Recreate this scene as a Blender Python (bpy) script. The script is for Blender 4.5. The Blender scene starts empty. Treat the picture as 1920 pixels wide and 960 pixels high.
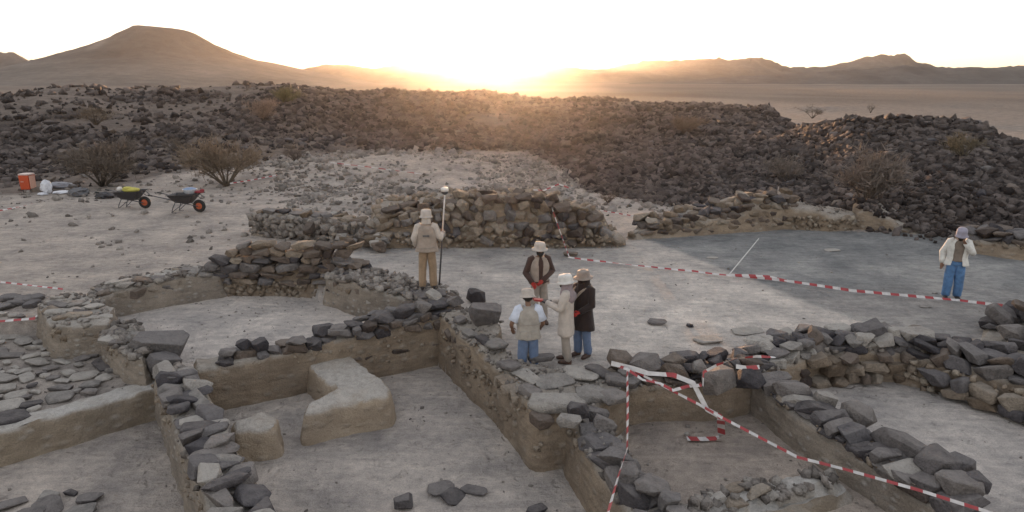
import bpy, bmesh, math, random
import numpy as np
from mathutils import Vector, Matrix, Euler, noise
from mathutils.geometry import delaunay_2d_cdt
PI = math.pi
R = math.radians
SC = bpy.context.scene
COL = SC.collection

# ------------------------------------------------------------------ camera
H, F = 5.05, 1280.0
PITCH = math.atan(330 / 1280)
cam = bpy.data.cameras.new('camera')
cam.sensor_width = 36
cam.lens = 36 * F / 1920
cam.clip_start = 0.1
cam.clip_end = 12000
co = bpy.data.objects.new('camera', cam)
COL.objects.link(co)
co.location = (0, 0, H)
co.rotation_euler = (PI / 2 - PITCH, 0, 0)
SC.camera = co

# ------------------------------------------------------------------ sky, sun, exposure
SUN_EL, SUN_AZ = 1.35, -0.9          # degrees; azimuth clockwise from +Y
w = bpy.data.worlds.new('World')
SC.world = w
w.use_nodes = True
nt = w.node_tree
bg = nt.nodes['Background']
sky = nt.nodes.new('ShaderNodeTexSky')
sky.sky_type = 'NISHITA'
sky.sun_disc = False
sky.sun_elevation = R(SUN_EL)
sky.sun_rotation = R(SUN_AZ)
sky.altitude = 600
sky.air_density = 1.0
sky.dust_density = 1.0
sky.ozone_density = 1.5
even = nt.nodes.new('ShaderNodeGamma')          # thick dust evens the sky out
even.inputs[1].default_value = .42
nt.links.new(sky.outputs[0], even.inputs[0])
bw = nt.nodes.new('ShaderNodeRGBToBW')
nt.links.new(even.outputs[0], bw.inputs[0])
tint = nt.nodes.new('ShaderNodeMix'); tint.data_type = 'RGBA'; tint.blend_type = 'MULTIPLY'
tint.inputs['Factor'].default_value = 1
nt.links.new(bw.outputs[0], tint.inputs['A'])
tint.inputs['B'].default_value = (1.0, .885, .85, 1)
soft = nt.nodes.new('ShaderNodeMix'); soft.data_type = 'RGBA'      # dusty desert air: a paler, less saturated sky
soft.inputs['Factor'].default_value = .5
nt.links.new(even.outputs[0], soft.inputs['A'])
nt.links.new(tint.outputs['Result'], soft.inputs['B'])
nt.links.new(soft.outputs['Result'], bg.inputs[0])
bg.inputs[1].default_value = 0.15
sl = bpy.data.lights.new('sun', 'SUN')
sl.energy = 2.0
sl.angle = R(1.2)
sl.color = (1.0, 0.55, 0.27)
so = bpy.data.objects.new('sun', sl)
COL.objects.link(so)
sd = Vector((math.sin(R(SUN_AZ)) * math.cos(R(SUN_EL)), math.cos(R(SUN_AZ)) * math.cos(R(SUN_EL)), math.sin(R(SUN_EL))))
so.rotation_euler = sd.to_track_quat('Z', 'Y').to_euler()
so.location = (0, 40, 60)
SC.view_settings.view_transform = 'Standard'
SC.view_settings.look = 'None'
SC.view_settings.exposure = 2.95
SC.view_settings.gamma = 1
HAZE = 0.000075
HAZE_G = 0.87

# ------------------------------------------------------------------ small helpers
def ray(px, py):
    u = (px - 960) / F
    v = (py - 480) / F
    return Vector((u, math.cos(PITCH) - v * math.sin(PITCH), -math.sin(PITCH) - v * math.cos(PITCH)))
def G(px, py, z=0.0):
    d = ray(px, py)
    t = (z - H) / d.z
    return Vector((d.x * t, d.y * t, z))
def GY(px, py, Y):
    d = ray(px, py)
    t = Y / d.y
    return Vector((d.x * t, Y, H + d.z * t))
def tag(o, label=None, cat=None, group=None, kind=None):
    if label: o['label'] = label
    if cat: o['category'] = cat
    if group: o['group'] = group
    if kind: o['kind'] = kind
    return o
def link(name, me, mat=None, parent=None):
    o = bpy.data.objects.new(name, me)
    COL.objects.link(o)
    if mat is not None and me is not None and len(me.materials) == 0:
        me.materials.append(mat)
    if parent is not None: o.parent = parent
    return o
def empty(name, loc, label, cat, group=None, rz=0):
    o = bpy.data.objects.new(name, None)
    COL.objects.link(o)
    o.location = loc
    o.rotation_euler = (0, 0, rz)
    o.empty_display_size = 0.2
    return tag(o, label, cat, group)
def pymesh(name, v, f, smooth=False):
    me = bpy.data.meshes.new(name)
    me.from_pydata([tuple(p) for p in v], [], [tuple(q) for q in f])
    if smooth:
        me.shade_smooth()
    me.update()
    return me
def npmesh(name, V, Fc, smooth=False):
    """V (n,3), Fc (m,k) numpy arrays"""
    me = bpy.data.meshes.new(name)
    n, (m, k) = len(V), Fc.shape
    me.vertices.add(n)
    me.vertices.foreach_set('co', np.ascontiguousarray(V, dtype=np.float32).ravel())
    me.loops.add(m * k)
    me.loops.foreach_set('vertex_index', np.ascontiguousarray(Fc, dtype=np.int32).ravel())
    me.polygons.add(m)
    me.polygons.foreach_set('loop_start', np.arange(0, m * k, k, dtype=np.int32))
    me.update(calc_edges=True)
    if smooth:
        me.shade_smooth()
    return me
class MB:
    """collects simple shapes into one mesh"""
    def __init__(s):
        s.v = []; s.f = []
    def add(s, v, f):
        b = len(s.v)
        s.v += [tuple(p) for p in v]
        s.f += [tuple(i + b for i in q) for q in f]
    def tube(s, pts, rad, n=8, cap=True):
        pts = [Vector(p) for p in pts]
        if not hasattr(rad, '__len__'): rad = [rad] * len(pts)
        rings = []
        whole = (pts[-1] - pts[0])
        up = Vector((0, 0, 1)) if abs(whole.z) < .75 * whole.length else Vector((0, 1, 0))
        for i, p in enumerate(pts):
            d = (pts[min(i + 1, len(pts) - 1)] - pts[max(i - 1, 0)]).normalized()
            a = d.cross(up)
            if a.length < 0.05: a = d.cross(Vector((.3, 1, .2)))
            a.normalize()
            b = a.cross(d)
            r = rad[i]
            rx, ry = r if hasattr(r, '__len__') else (r, r)
            rings.append([p + a * math.cos(2 * PI * k / n) * rx + b * math.sin(2 * PI * k / n) * ry for k in range(n)])
        v = [q for rg in rings for q in rg]
        f = []
        for i in range(len(rings) - 1):
            for k in range(n):
                f.append((i * n + k, i * n + (k + 1) % n, (i + 1) * n + (k + 1) % n, (i + 1) * n + k))
        if cap:
            f.append(tuple(range(n - 1, -1, -1)))
            f.append(tuple((len(rings) - 1) * n + k for k in range(n)))
        s.add(v, f)
    def loft(s, rings, n=18, gap=None, cap=True, wr=0.0, seed=0):
        """rings: (x,y,z,rx,ry); angle 0 = +X, 90 = +Y; gap=(a0,a1) degrees left open"""
        v = []; f = []
        for (x, y, z, rx, ry) in rings:
            for k in range(n):
                a = 2 * PI * k / n
                q = 1 + wr * noise.noise((math.cos(a) * 2.2 + seed, math.sin(a) * 2.2, z * 7))
                v.append((x + math.cos(a) * rx * q, y + math.sin(a) * ry * q, z))
        for i in range(len(rings) - 1):
            for k in range(n):
                am = 360 * (k + .5) / n
                if gap and gap[0] < am < gap[1]: continue
                f.append((i * n + k, i * n + (k + 1) % n, (i + 1) * n + (k + 1) % n, (i + 1) * n + k))
        if cap and not gap:
            f.append(tuple(range(n - 1, -1, -1)))
            f.append(tuple((len(rings) - 1) * n + k for k in range(n)))
        s.add(v, f)
    def box(s, c, d, rot=None):
        c = Vector(c)
        m = rot if rot is not None else Matrix.Identity(3)
        v = []
        for sx in (-1, 1):
            for sy in (-1, 1):
                for sz in (-1, 1):
                    v.append(c + m @ Vector((sx * d[0] / 2, sy * d[1] / 2, sz * d[2] / 2)))
        s.add(v, [(0, 1, 3, 2), (4, 6, 7, 5), (0, 4, 5, 1), (2, 3, 7, 6), (0, 2, 6, 4), (1, 5, 7, 3)])
    def ball(s, c, r, n=10, m=6):
        c = Vector(c)
        if not hasattr(r, '__len__'): r = (r, r, r)
        rings = []
        v = []; f = []
        for i in range(m + 1):
            t = PI * i / m
            for k in range(n):
                a = 2 * PI * k / n
                v.append((c.x + r[0] * math.sin(t) * math.cos(a), c.y + r[1] * math.sin(t) * math.sin(a), c.z - r[2] * math.cos(t)))
        for i in range(m):
            for k in range(n):
                f.append((i * n + k, i * n + (k + 1) % n, (i + 1) * n + (k + 1) % n, (i + 1) * n + k))
        s.add(v, f)
    def build(s, name, mat, parent=None, smooth=True, sub=0, sharp=None):
        me = pymesh(name, s.v, s.f)
        if smooth: me.shade_smooth()
        if sharp: me.set_sharp_from_angle(angle=R(sharp))
        o = link(name, me, mat, parent)
        if sub:
            md = o.modifiers.new('sub', 'SUBSURF')
            md.levels = md.render_levels = sub
        return o

# ------------------------------------------------------------------ materials
def new_mat(name):
    m = bpy.data.materials.new(name)
    m.use_nodes = True
    n = m.node_tree.nodes
    return m, m.node_tree, n, m.node_tree.links, n['Principled BSDF']
def mixc(t, fac, a, b, mode='MIX'):
    x = t.nodes.new('ShaderNodeMix')
    x.data_type = 'RGBA'
    x.blend_type = mode
    for val, s in ((fac, x.inputs['Factor']), (a, x.inputs['A']), (b, x.inputs['B'])):
        if hasattr(val, 'is_linked'): t.links.new(val, s)
        elif isinstance(val, (int, float)): s.default_value = val
        else: s.default_value = (*val, 1)
    return x.outputs['Result']
def mapr(t, v, a, b, c=0.0, d=1.0):
    x = t.nodes.new('ShaderNodeMapRange')
    t.links.new(v, x.inputs[0])
    for i, q in enumerate((a, b, c, d)): x.inputs[i + 1].default_value = q
    return x.outputs[0]
def noi(t, vec, scale, detail=5, rough=0.55):
    x = t.nodes.new('ShaderNodeTexNoise')
    x.inputs['Scale'].default_value = scale
    x.inputs['Detail'].default_value = detail
    x.inputs['Roughness'].default_value = rough
    if vec is not None: t.links.new(vec, x.inputs['Vector'])
    return x.outputs['Fac']
def math2(t, op, a, b):
    x = t.nodes.new('ShaderNodeMath')
    x.operation = op
    for i, q in enumerate((a, b)):
        if hasattr(q, 'is_linked'): t.links.new(q, x.inputs[i])
        else: x.inputs[i].default_value = q
    return x.outputs[0]
def bump(t, b, h, strength, dist):
    x = t.nodes.new('ShaderNodeBump')
    x.inputs['Strength'].default_value = strength
    x.inputs['Distance'].default_value = dist
    t.links.new(h, x.inputs['Height'])
    t.links.new(x.outputs[0], b.inputs['Normal'])
def plain(name, col, rough=0.7, metal=0.0, var=0.12, scale=14):
    m, t, n, l, b = new_mat(name)
    tc = n.new('ShaderNodeTexCoord')
    f = noi(t, tc.outputs['Object'], scale, 4)
    c = mixc(t, mapr(t, f, .3, .7), tuple(x * (1 - var) for x in col), tuple(min(1, x * (1 + var)) for x in col))
    l.new(c, b.inputs['Base Color'])
    b.inputs['Roughness'].default_value = rough
    b.inputs['Metallic'].default_value = metal
    return m
def cloth(name, col, var=.16):
    m, t, n, l, b = new_mat(name)
    tc = n.new('ShaderNodeTexCoord')
    f = noi(t, tc.outputs['Object'], 9, 4)
    c = mixc(t, mapr(t, f, .3, .7), tuple(x * (1 - var) for x in col), tuple(min(1, x * (1 + var)) for x in col))
    l.new(c, b.inputs['Base Color'])
    b.inputs['Roughness'].default_value = .9
    b.inputs['Sheen Weight'].default_value = .15
    bump(t, b, noi(t, tc.outputs['Object'], 16, 3), .5, .03)
    return m
def stone_mat(name, cols, dust, dustcol, attr=False, lichen=.0):
    m, t, n, l, b = new_mat(name)
    tc = n.new('ShaderNodeTexCoord')
    ge = n.new('ShaderNodeNewGeometry')
    if attr:
        at = n.new('ShaderNodeAttribute'); at.attribute_name = 'rnd'
        rnd = at.outputs['Fac']
        vec = ge.outputs['Position']
        sc = 1.0
    else:
        oi = n.new('ShaderNodeObjectInfo')
        rnd = oi.outputs['Random']
        va = n.new('ShaderNodeVectorMath'); va.operation = 'ADD'
        l.new(ge.outputs['Position'], va.inputs[0])
        cmb = n.new('ShaderNodeCombineXYZ')
        l.new(math2(t, 'MULTIPLY', rnd, 37.0), cmb.inputs[0])
        l.new(cmb.outputs[0], va.inputs[1])
        vec = va.outputs[0]
        sc = 1.0
    cr = n.new('ShaderNodeValToRGB')
    e = cr.color_ramp.elements
    for i, c in enumerate(cols):
        el = e[i] if i < 2 else e.new(.5)
        el.position = i / (len(cols) - 1)
        el.color = (*c, 1)
    for i, c in enumerate(cols):
        pass
    l.new(rnd, cr.inputs[0])
    f1 = noi(t, vec, 7 * sc, 6, .65)
    c = mixc(t, mapr(t, f1, .25, .75), (.62, .62, .62), (1.35, 1.33, 1.3))
    c = mixc(t, 1.0, cr.outputs[0], c, 'MULTIPLY')
    f2 = noi(t, vec, 38 * sc, 3, .6)
    c = mixc(t, 1.0, c, mixc(t, mapr(t, f2, .3, .7), (.8, .8, .8), (1.2, 1.2, 1.2)), 'MULTIPLY')
    # settled dust: lies on upward faces
    sp = n.new('ShaderNodeSeparateXYZ')
    l.new(ge.outputs['Normal'], sp.inputs[0])
    up = mapr(t, sp.outputs[2], .35, .95)
    f3 = noi(t, vec, 4.5 * sc, 5, .7)
    dm = math2(t, 'MULTIPLY', up, mapr(t, f3, .3, .62))
    dm = math2(t, 'MULTIPLY', dm, math2(t, 'MULTIPLY', mapr(t, rnd, 0, 1, .5, 1.1), dust))
    c = mixc(t, dm, c, dustcol)
    l.new(c, b.inputs['Base Color'])
    b.inputs['Roughness'].default_value = .93
    b.inputs['Specular IOR Level'].default_value = .25
    hh = math2(t, 'ADD', math2(t, 'MULTIPLY', f1, 1.0), math2(t, 'MULTIPLY', f2, .35))
    bump(t, b, hh, 1.0, .10)
    return m
def earth_mat(name, a, bcol, topcol, scale=3.0, peb=.5, strata=.5, vor=5.0):
    """mud wall: tan sides with inclusions and weak layering, dustier paler top"""
    m, t, n, l, b = new_mat(name)
    ge = n.new('ShaderNodeNewGeometry')
    P = ge.outputs['Position']
    f1 = noi(t, P, scale, 7, .62)
    mp = n.new('ShaderNodeMapping'); mp.inputs['Scale'].default_value = (1.2, 1.2, 7)
    l.new(P, mp.inputs[0])
    f2 = noi(t, mp.outputs[0], 1.6, 5, .6)
    fbig = noi(t, P, .8, 4, .6)
    c = mixc(t, mapr(t, f1, .3, .7), a, bcol)
    c = mixc(t, 1.0, c, mixc(t, mapr(t, fbig, .3, .7), (.76, .76, .78), (1.2, 1.18, 1.14)), 'MULTIPLY')
    c = mixc(t, math2(t, 'MULTIPLY', mapr(t, f2, .42, .66), strata), c, tuple(x * .62 for x in a))
    v = n.new('ShaderNodeTexVoronoi'); v.feature = 'F1'
    v.inputs['Scale'].default_value = vor
    mp2 = n.new('ShaderNodeMapping'); mp2.inputs['Scale'].default_value = (1, 1, 1.7)
    l.new(P, mp2.inputs[0]); l.new(mp2.outputs[0], v.inputs['Vector'])
    inc = mapr(t, v.outputs['Distance'], .12, .5, 1, 0)
    sep = n.new('ShaderNodeSeparateColor'); l.new(v.outputs['Color'], sep.inputs[0])
    inc = math2(t, 'MULTIPLY', inc, mapr(t, sep.outputs[0], .45, .6))
    c = mixc(t, math2(t, 'MULTIPLY', inc, peb), c, mixc(t, sep.outputs[1], tuple(x * .55 for x in topcol), tuple(x * 1.1 for x in topcol)))
    sp = n.new('ShaderNodeSeparateXYZ'); l.new(ge.outputs['Normal'], sp.inputs[0])
    up = math2(t, 'MULTIPLY', mapr(t, sp.outputs[2], .45, .9), mapr(t, f1, .3, .55, .55, 1))
    f4 = noi(t, P, 9, 6, .7)
    c = mixc(t, up, c, mixc(t, mapr(t, f4, .3, .7), tuple(x * .72 for x in topcol), tuple(x * 1.15 for x in topcol)))
    f5 = noi(t, P, 45, 4, .6)
    c = mixc(t, 1.0, c, mixc(t, mapr(t, f5, .3, .7), (.82, .82, .82), (1.16, 1.16, 1.16)), 'MULTIPLY')
    l.new(c, b.inputs['Base Color'])
    b.inputs['Roughness'].default_value = .97
    b.inputs['Specular IOR Level'].default_value = .15
    hh = math2(t, 'ADD', math2(t, 'MULTIPLY', f1, 1.0), math2(t, 'ADD', math2(t, 'MULTIPLY', inc, .2), math2(t, 'MULTIPLY', f5, .25)))
    bump(t, b, hh, 1.0, .11)
    return m
def ground_mat(name, gscale=1.0, grit=1.0):
    m, t, n, l, b = new_mat(name)
    ge = n.new('ShaderNodeNewGeometry'); P = ge.outputs['Position']
    at = n.new('ShaderNodeAttribute'); at.attribute_name = 'Col'
    f1 = noi(t, P, .9 * gscale, 8, .62)
    f2 = noi(t, P, 6 * gscale, 6, .65)
    f3 = noi(t, P, 50 * gscale, 3, .6)
    c = mixc(t, 1.0, at.outputs['Color'], mixc(t, mapr(t, f1, .3, .7), (.66, .67, .69), (1.28, 1.26, 1.23)), 'MULTIPLY')
    c = mixc(t, 1.0, c, mixc(t, mapr(t, f2, .32, .68), (.82, .82, .83), (1.14, 1.14, 1.13)), 'MULTIPLY')
    c = mixc(t, 1.0, c, mixc(t, mapr(t, f3, .3, .7), (1 - .2 * grit,) * 3, (1 + .2 * grit,) * 3), 'MULTIPLY')
    # brushed / trodden streaks
    mp = n.new('ShaderNodeMapping'); mp.inputs['Rotation'].default_value = (0, 0, R(33)); mp.inputs['Scale'].default_value = (.6, 3.2, 1)
    l.new(P, mp.inputs[0])
    f4 = noi(t, mp.outputs[0], 2.0 * gscale, 5, .6)
    c = mixc(t, 1.0, c, mixc(t, mapr(t, f4, .35, .65), (.88, .885, .89), (1.08, 1.08, 1.07)), 'MULTIPLY')
    l.new(c, b.inputs['Base Color'])
    b.inputs['Roughness'].default_value = .97
    b.inputs['Specular IOR Level'].default_value = .15
    # scuffs and footprints
    vo = n.new('ShaderNodeTexVoronoi'); vo.feature = 'SMOOTH_F1'; vo.inputs['Scale'].default_value = 3.6 * gscale
    wv = n.new('ShaderNodeVectorMath'); wv.operation = 'ADD'
    nn_ = n.new('ShaderNodeTexNoise'); nn_.inputs['Scale'].default_value = 2.2 * gscale
    l.new(P, nn_.inputs['Vector']); l.new(P, wv.inputs[0]); l.new(nn_.outputs['Color'], wv.inputs[1])
    l.new(wv.outputs[0], vo.inputs['Vector'])
    ft_ = mapr(t, vo.outputs['Distance'], .08, .3)
    hh = math2(t, 'ADD', math2(t, 'MULTIPLY', f2, .8), math2(t, 'ADD', math2(t, 'MULTIPLY', f3, .25), math2(t, 'MULTIPLY', f4, .5)))
    hh = math2(t, 'ADD', hh, math2(t, 'MULTIPLY', ft_, .35))
    bump(t, b, hh, 1.0, .14)
    return m
def tape_mat(name='red_white_tape', white=.5):
    m, t, n, l, b = new_mat(name)
    uv = n.new('ShaderNodeUVMap')
    sp = n.new('ShaderNodeSeparateXYZ'); l.new(uv.outputs[0], sp.inputs[0])
    q = math2(t, 'ADD', sp.outputs[0], math2(t, 'MULTIPLY', sp.outputs[1], .25))
    q = math2(t, 'GREATER_THAN', math2(t, 'FRACT', q, 0), white)
    ge = n.new('ShaderNodeNewGeometry')
    f = noi(t, ge.outputs['Position'], 8, 3)
    c = mixc(t, q, (.60, .575, .565), (.36, .05, .055))
    c = mixc(t, 1.0, c, mixc(t, mapr(t, f, .3, .7), (.8, .8, .8), (1.1, 1.1, 1.1)), 'MULTIPLY')
    l.new(c, b.inputs['Base Color'])
    b.inputs['Roughness'].default_value = .45
    return m

M = {}
M['basalt'] = stone_mat('basalt_stone', [(.055, .05, .055), (.09, .082, .088), (.15, .138, .138), (.10, .10, .115), (.21, .19, .18)], .75, (.30, .275, .26))
M['dark'] = stone_mat('dark_basalt_stone', [(.045, .042, .05), (.075, .07, .078), (.115, .107, .113), (.062, .061, .074), (.19, .178, .176)], .6, (.26, .242, .235))
M['brown'] = stone_mat('brown_basalt_stone', [(.065, .05, .046), (.10, .08, .07), (.15, .118, .10), (.09, .072, .066), (.19, .155, .13)], .6, (.27, .235, .205))
M['pale'] = stone_mat('pale_dusty_stone', [(.17, .16, .155), (.26, .24, .225), (.34, .315, .29), (.22, .21, .21), (.42, .39, .36)], .9, (.46, .43, .395))
M['tan'] = stone_mat('clay_coated_stone', [(.15, .115, .085), (.21, .165, .125), (.26, .21, .165), (.17, .14, .11), (.31, .27, .225)], .5, (.36, .32, .275))
M['rubble'] = stone_mat('lava_rubble', [(.024, .019, .019), (.044, .036, .034), (.074, .061, .057), (.034, .029, .03), (.18, .152, .142)], .45, (.145, .122, .112), attr=True)
M['rubble_pale'] = stone_mat('pale_rubble', [(.13, .116, .105), (.20, .178, .163), (.28, .25, .23), (.10, .09, .086), (.38, .35, .32)], .6, (.34, .31, .28), attr=True)
M['rubble_tan'] = stone_mat('clay_rubble', [(.19, .148, .108), (.26, .205, .155), (.32, .26, .205), (.22, .18, .145), (.38, .33, .27)], .5, (.34, .30, .26), attr=True)
M['mud'] = earth_mat('mud_wall', (.25, .195, .145), (.33, .268, .205), (.37, .335, .295))
M['mud_grey'] = earth_mat('grey_mud_wall', (.235, .20, .165), (.33, .285, .24), (.40, .37, .335), peb=.9, vor=7)
M['mud_pale'] = earth_mat('pale_plastered_wall', (.25, .205, .155), (.33, .275, .215), (.50, .475, .445), strata=.3, peb=.3)
M['bench'] = earth_mat('clay_bench', (.35, .28, .21), (.43, .355, .275), (.46, .425, .385), strata=.12, peb=.25, scale=2.2)
M['ground'] = ground_mat('dusty_ground')
M['lava'] = ground_mat('lava_ground', .8, 1.6)
M['hill'] = ground_mat('desert_hill', .02, .8)
M['tape'] = tape_mat()
M['tape_pale'] = tape_mat('mostly_white_tape', .85)

# ------------------------------------------------------------------ terrain
def P2(px, py, z=0.0):
    g = G(px, py, z); return (g.x, g.y)
def inpoly(x, y, poly):
    c = np.zeros(x.shape, bool)
    n = len(poly)
    for i in range(n):
        x1, y1 = poly[i]; x2, y2 = poly[(i + 1) % n]
        if y1 == y2: continue
        k = ((y1 > y) != (y2 > y)) & (x < (x2 - x1) * (y - y1) / (y2 - y1) + x1)
        c ^= k
    return c
rng = np.random.default_rng(7)
def vnoise(x, y, seed=0):
    """value noise, smooth, in [-1,1]"""
    r = np.random.default_rng(seed + 100)
    T = r.uniform(-1, 1, (256, 256))
    xi = np.floor(x).astype(int); yi = np.floor(y).astype(int)
    fx = x - xi; fy = y - yi
    fx = fx * fx * (3 - 2 * fx); fy = fy * fy * (3 - 2 * fy)
    a = T[xi % 256, yi % 256]; b = T[(xi + 1) % 256, yi % 256]
    c = T[xi % 256, (yi + 1) % 256]; d = T[(xi + 1) % 256, (yi + 1) % 256]
    return (a * (1 - fx) + b * fx) * (1 - fy) + (c * (1 - fx) + d * fx) * fy
def fbm(x, y, seed=0, oct=4, gain=.5):
    s = 0; a = 1; t = 0
    for i in range(oct):
        s = s + a * vnoise(x * 2 ** i + 13.7 * i, y * 2 ** i + 5.1 * i, seed + i); t += a; a *= gain
    return s / t
def sstep(t):
    t = np.clip(t, 0, 1); return t * t * (3 - 2 * t)

# floor polygons (their edges lie inside the walls)
ROOM_A = [(-1.70, 13.85), (-5.95, 11.58), (-6.1, 11.4), (-4.6, 9.15), (-3.1, 6.95), (-1.9, 5.2), (2.4, 5.2), (1.85, 7.0), (1.4, 8.8), (1.15, 9.7), (.25, 10.6), (-.15, 11.25)]
ROOM_D = [(-6.2, 11.5), (-6.3, 11.75), (-8.35, 9.9), (-11, 7.4), (-11, 4.5), (-1.5, 4.5), (-3.1, 6.95), (-4.6, 9.15)]
TERR = [(-6.3, 11.75), (-8.35, 9.9), (-11, 7.4), (-16, 8.5), (-16, 13.5), (-10.4, 14.0), (-8.6, 13.9), (-7.0, 12.6)]
ROOM_B = [(-1.70, 13.9), (-2.9, 15.2), (-4.0, 15.9), (-5.2, 16.7), (-8.8, 16.9), (-10.4, 14.6), (-8.6, 13.7), (-7.2, 12.6), (-5.95, 11.6)]
ROOM_C = [(1.15, 9.7), (1.6, 10.7), (2.0, 11.0), (3.6, 11.15), (4.5, 11.1), (5.0, 9.3), (5.78, 7.25), (7.5, 5), (2.4, 5.0), (1.85, 7.0), (1.4, 8.8)]
ROOM_R = [(4.7, 11.2), (5.6, 12.3), (7.7, 12.5), (9.2, 11.8), (10.2, 10.4), (11.5, 8.5), (14, 5), (7.5, 5), (5.78, 7.25), (5.0, 9.3), (4.5, 11.1)]
COURT = [(-1.6, 13.9), (-2.6, 15.2), (-3.9, 16.2), (-4.9, 18.2), (-4.7, 20.9), (3.3, 21.3), (4.0, 21.9), (9.8, 23.9), (13.4, 21.5), (15.5, 19.2), (18, 18), (16, 12), (10.6, 13), (7.7, 12.7), (5.6, 12.6), (3.6, 11.4), (2.0, 11.4), (.4, 11.2), (-.3, 11.5)]
FLOORS = [('room_floor', ROOM_A, -.85), ('room_floor', ROOM_D, -.88), ('terrace_floor', TERR, -.36), ('room_floor', ROOM_B, -.32), ('room_floor', ROOM_C, -.62), ('room_floor', ROOM_R, -.55)]
# rubble field by bearing (column in the picture plane -> bearing)
def bear(c): return math.atan((c - 960) / 1322)
def elz(y, D): return H - D * math.tan(PITCH + math.atan((y - 480) / F))
PROF = [  # column, near edge, crest distance, crest height row, back edge
    (-900, 40, 100, 165, 150), (-300, 38, 100, 165, 150), (0, 36.5, 95, 173, 140), (75, 36, 95, 159, 140), (150, 36.5, 95, 158, 140), (215, 37, 100, 165, 140), (300, 40, 100, 162, 140),
    (360, 42, 100, 165, 140), (430, 44, 100, 160, 140), (550, 47, 100, 159, 140), (610, 48, 105, 167, 140), (660, 50, 110, 175, 150), (745, 50, 110, 173, 150), (850, 50, 115, 177, 155),
    (980, 47, 115, 180, 155), (1050, 39, 110, 187, 150), (1110, 31, 105, 185, 140), (1250, 27.5, 98, 194, 130), (1400, 27, 90, 200, 115), (1440, 26.5, 85, 204, 105), (1480, 26, 72, 226, 80),
    (1540, 26, 52, 238, 62), (1600, 25.5, 46, 222, 58), (1700, 25, 46, 208, 58), (1800, 24.5, 46, 207, 58), (1850, 25, 46, 210, 56), (1885, 25, 44, 226, 54), (1930, 25, 42, 238, 52), (2100, 25, 45, 230, 60), (2600, 26, 50, 220, 70), (3400, 26, 60, 215, 80)]
PB = np.array([bear(p[0]) for p in PROF])
PE = np.array([p[1] for p in PROF], float); PD = np.array([p[2] for p in PROF], float)
PH = np.array([elz(p[3], p[2]) for p in PROF]); PK = np.array([p[4] for p in PROF], float)
def field(x, y):
    d = np.hypot(x, y); b = np.arctan2(x, y)
    e = np.interp(b, PB, PE); c = np.interp(b, PB, PD); h = np.interp(b, PB, PH); k = np.interp(b, PB, PK)
    e = e + 2.5 * fbm(x * .12, y * .12, 31, 3)
    up = np.clip((d - e) / (c - e), 0, 1)
    dn = np.clip((k - d) / (k - c), 0, 1)
    m = np.where(d < c, sstep(np.clip((d - e) / 4.0, 0, 1)), sstep(dn * 2))
    prof = np.where(d < c, up ** 1.05, sstep(dn))
    z = h * prof
    n = fbm(x * .07, y * .09, 43, 3) * 1.1 + fbm(x * .16, y * .16, 41, 4) * .75 + np.abs(fbm(x * .35, y * .35, 47, 3)) * .5 - .25
    amp = np.where(d > c * .75, .55, 1.0) * np.clip((d - e) / 10, 0, 1) * np.clip((k - d) / 10, 0, 1)
    z = z + n * amp * m
    back = np.abs(b) < 1.35
    return np.where(back, m, 0), np.where(back, np.maximum(z, -0.05) * np.sign(m), 0)
LINE_A = P2(1240, 460); LINE_B = P2(1620, 605)
def terrain(x, y):
    z = .028 * fbm(x * 1.1, y * 1.1, 3, 4) + .03 * fbm(x * .15, y * .15, 5, 3)
    far = np.clip((np.hypot(x, y) - 45) / 60, 0, 1)
    z = z + far * .5 * fbm(x * .03, y * .03, 8, 4)
    m, fz = field(x, y)
    z = z + fz
    lab = np.zeros(x.shape, int)
    lab[m > .45] = 1
    ct = inpoly(x, y, COURT)
    lab[ct] = 2
    for i, (nm, poly, fl) in enumerate(FLOORS):
        q = inpoly(x, y, poly)
        z = np.where(q, fl + .035 * fbm(x * 1.2, y * 1.2, 60 + i, 4), z)
        lab[q] = 3 + i
    # dip where the man in the grey vest stands
    g = np.exp(-(((x - .22) / .42) ** 2 + ((y - 11.5) / .34) ** 2) ** 1.5)
    z = np.where(ct, z - .30 * g, z)
    # low earth heaps in the back left yard
    for (hx, hy, rx, ry, hh) in HEAPS:
        z = z + hh * np.exp(-((x - hx) / rx) ** 2 - ((y - hy) / ry) ** 2)
    return z, lab
HEAPS = [(*P2(110, 395), 1.8, .9, .35), (*P2(330, 400), 4, .8, .12), (*P2(560, 330), 5, 2.5, .5), (*P2(780, 320), 5, 3, .9), (*P2(700, 390), 3, 2, .6)]
def tz(x, y):
    z, l = terrain(np.array([float(x)]), np.array([float(y)]))
    return float(z[0])
def PT(px, py):
    """where the sight line meets the terrain"""
    d = ray(px, py)
    t = np.geomspace(5, 400, 1500)
    z, _ = terrain(d.x * t, d.y * t)
    k = np.argmax(H + d.z * t < z)
    return Vector((d.x * t[k], d.y * t[k], float(z[k])))

def axis(a, b, step, ratio, lo, hi):
    mid = list(np.arange(a, b, step))
    up = []; s = step; p = mid[-1]
    while p < hi:
        s *= ratio; p += s; up.append(p)
    dn = []; s = step; p = mid[0]
    while p > lo:
        s *= ratio; p -= s; dn.append(p)
    return np.array(dn[::-1] + mid + up)
AX = axis(-13, 13, .09, 1.03, -3500, 3500)
AY = axis(6, 22, .09, 1.02, -400, 5500)
XX, YY = np.meshgrid(AX, AY)
ZZ, _ = terrain(XX.ravel(), YY.ravel())
VV = np.stack([XX.ravel(), YY.ravel(), ZZ], 1)
nx, ny = len(AX), len(AY)
ii = (np.arange(ny - 1)[:, None] * nx + np.arange(nx - 1)[None]).ravel()
QQ = np.stack([ii, ii + 1, ii + 1 + nx, ii + nx], 1)
cx = (VV[QQ[:, 0], 0] + VV[QQ[:, 2], 0]) / 2; cy = (VV[QQ[:, 0], 1] + VV[QQ[:, 2], 1]) / 2
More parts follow.
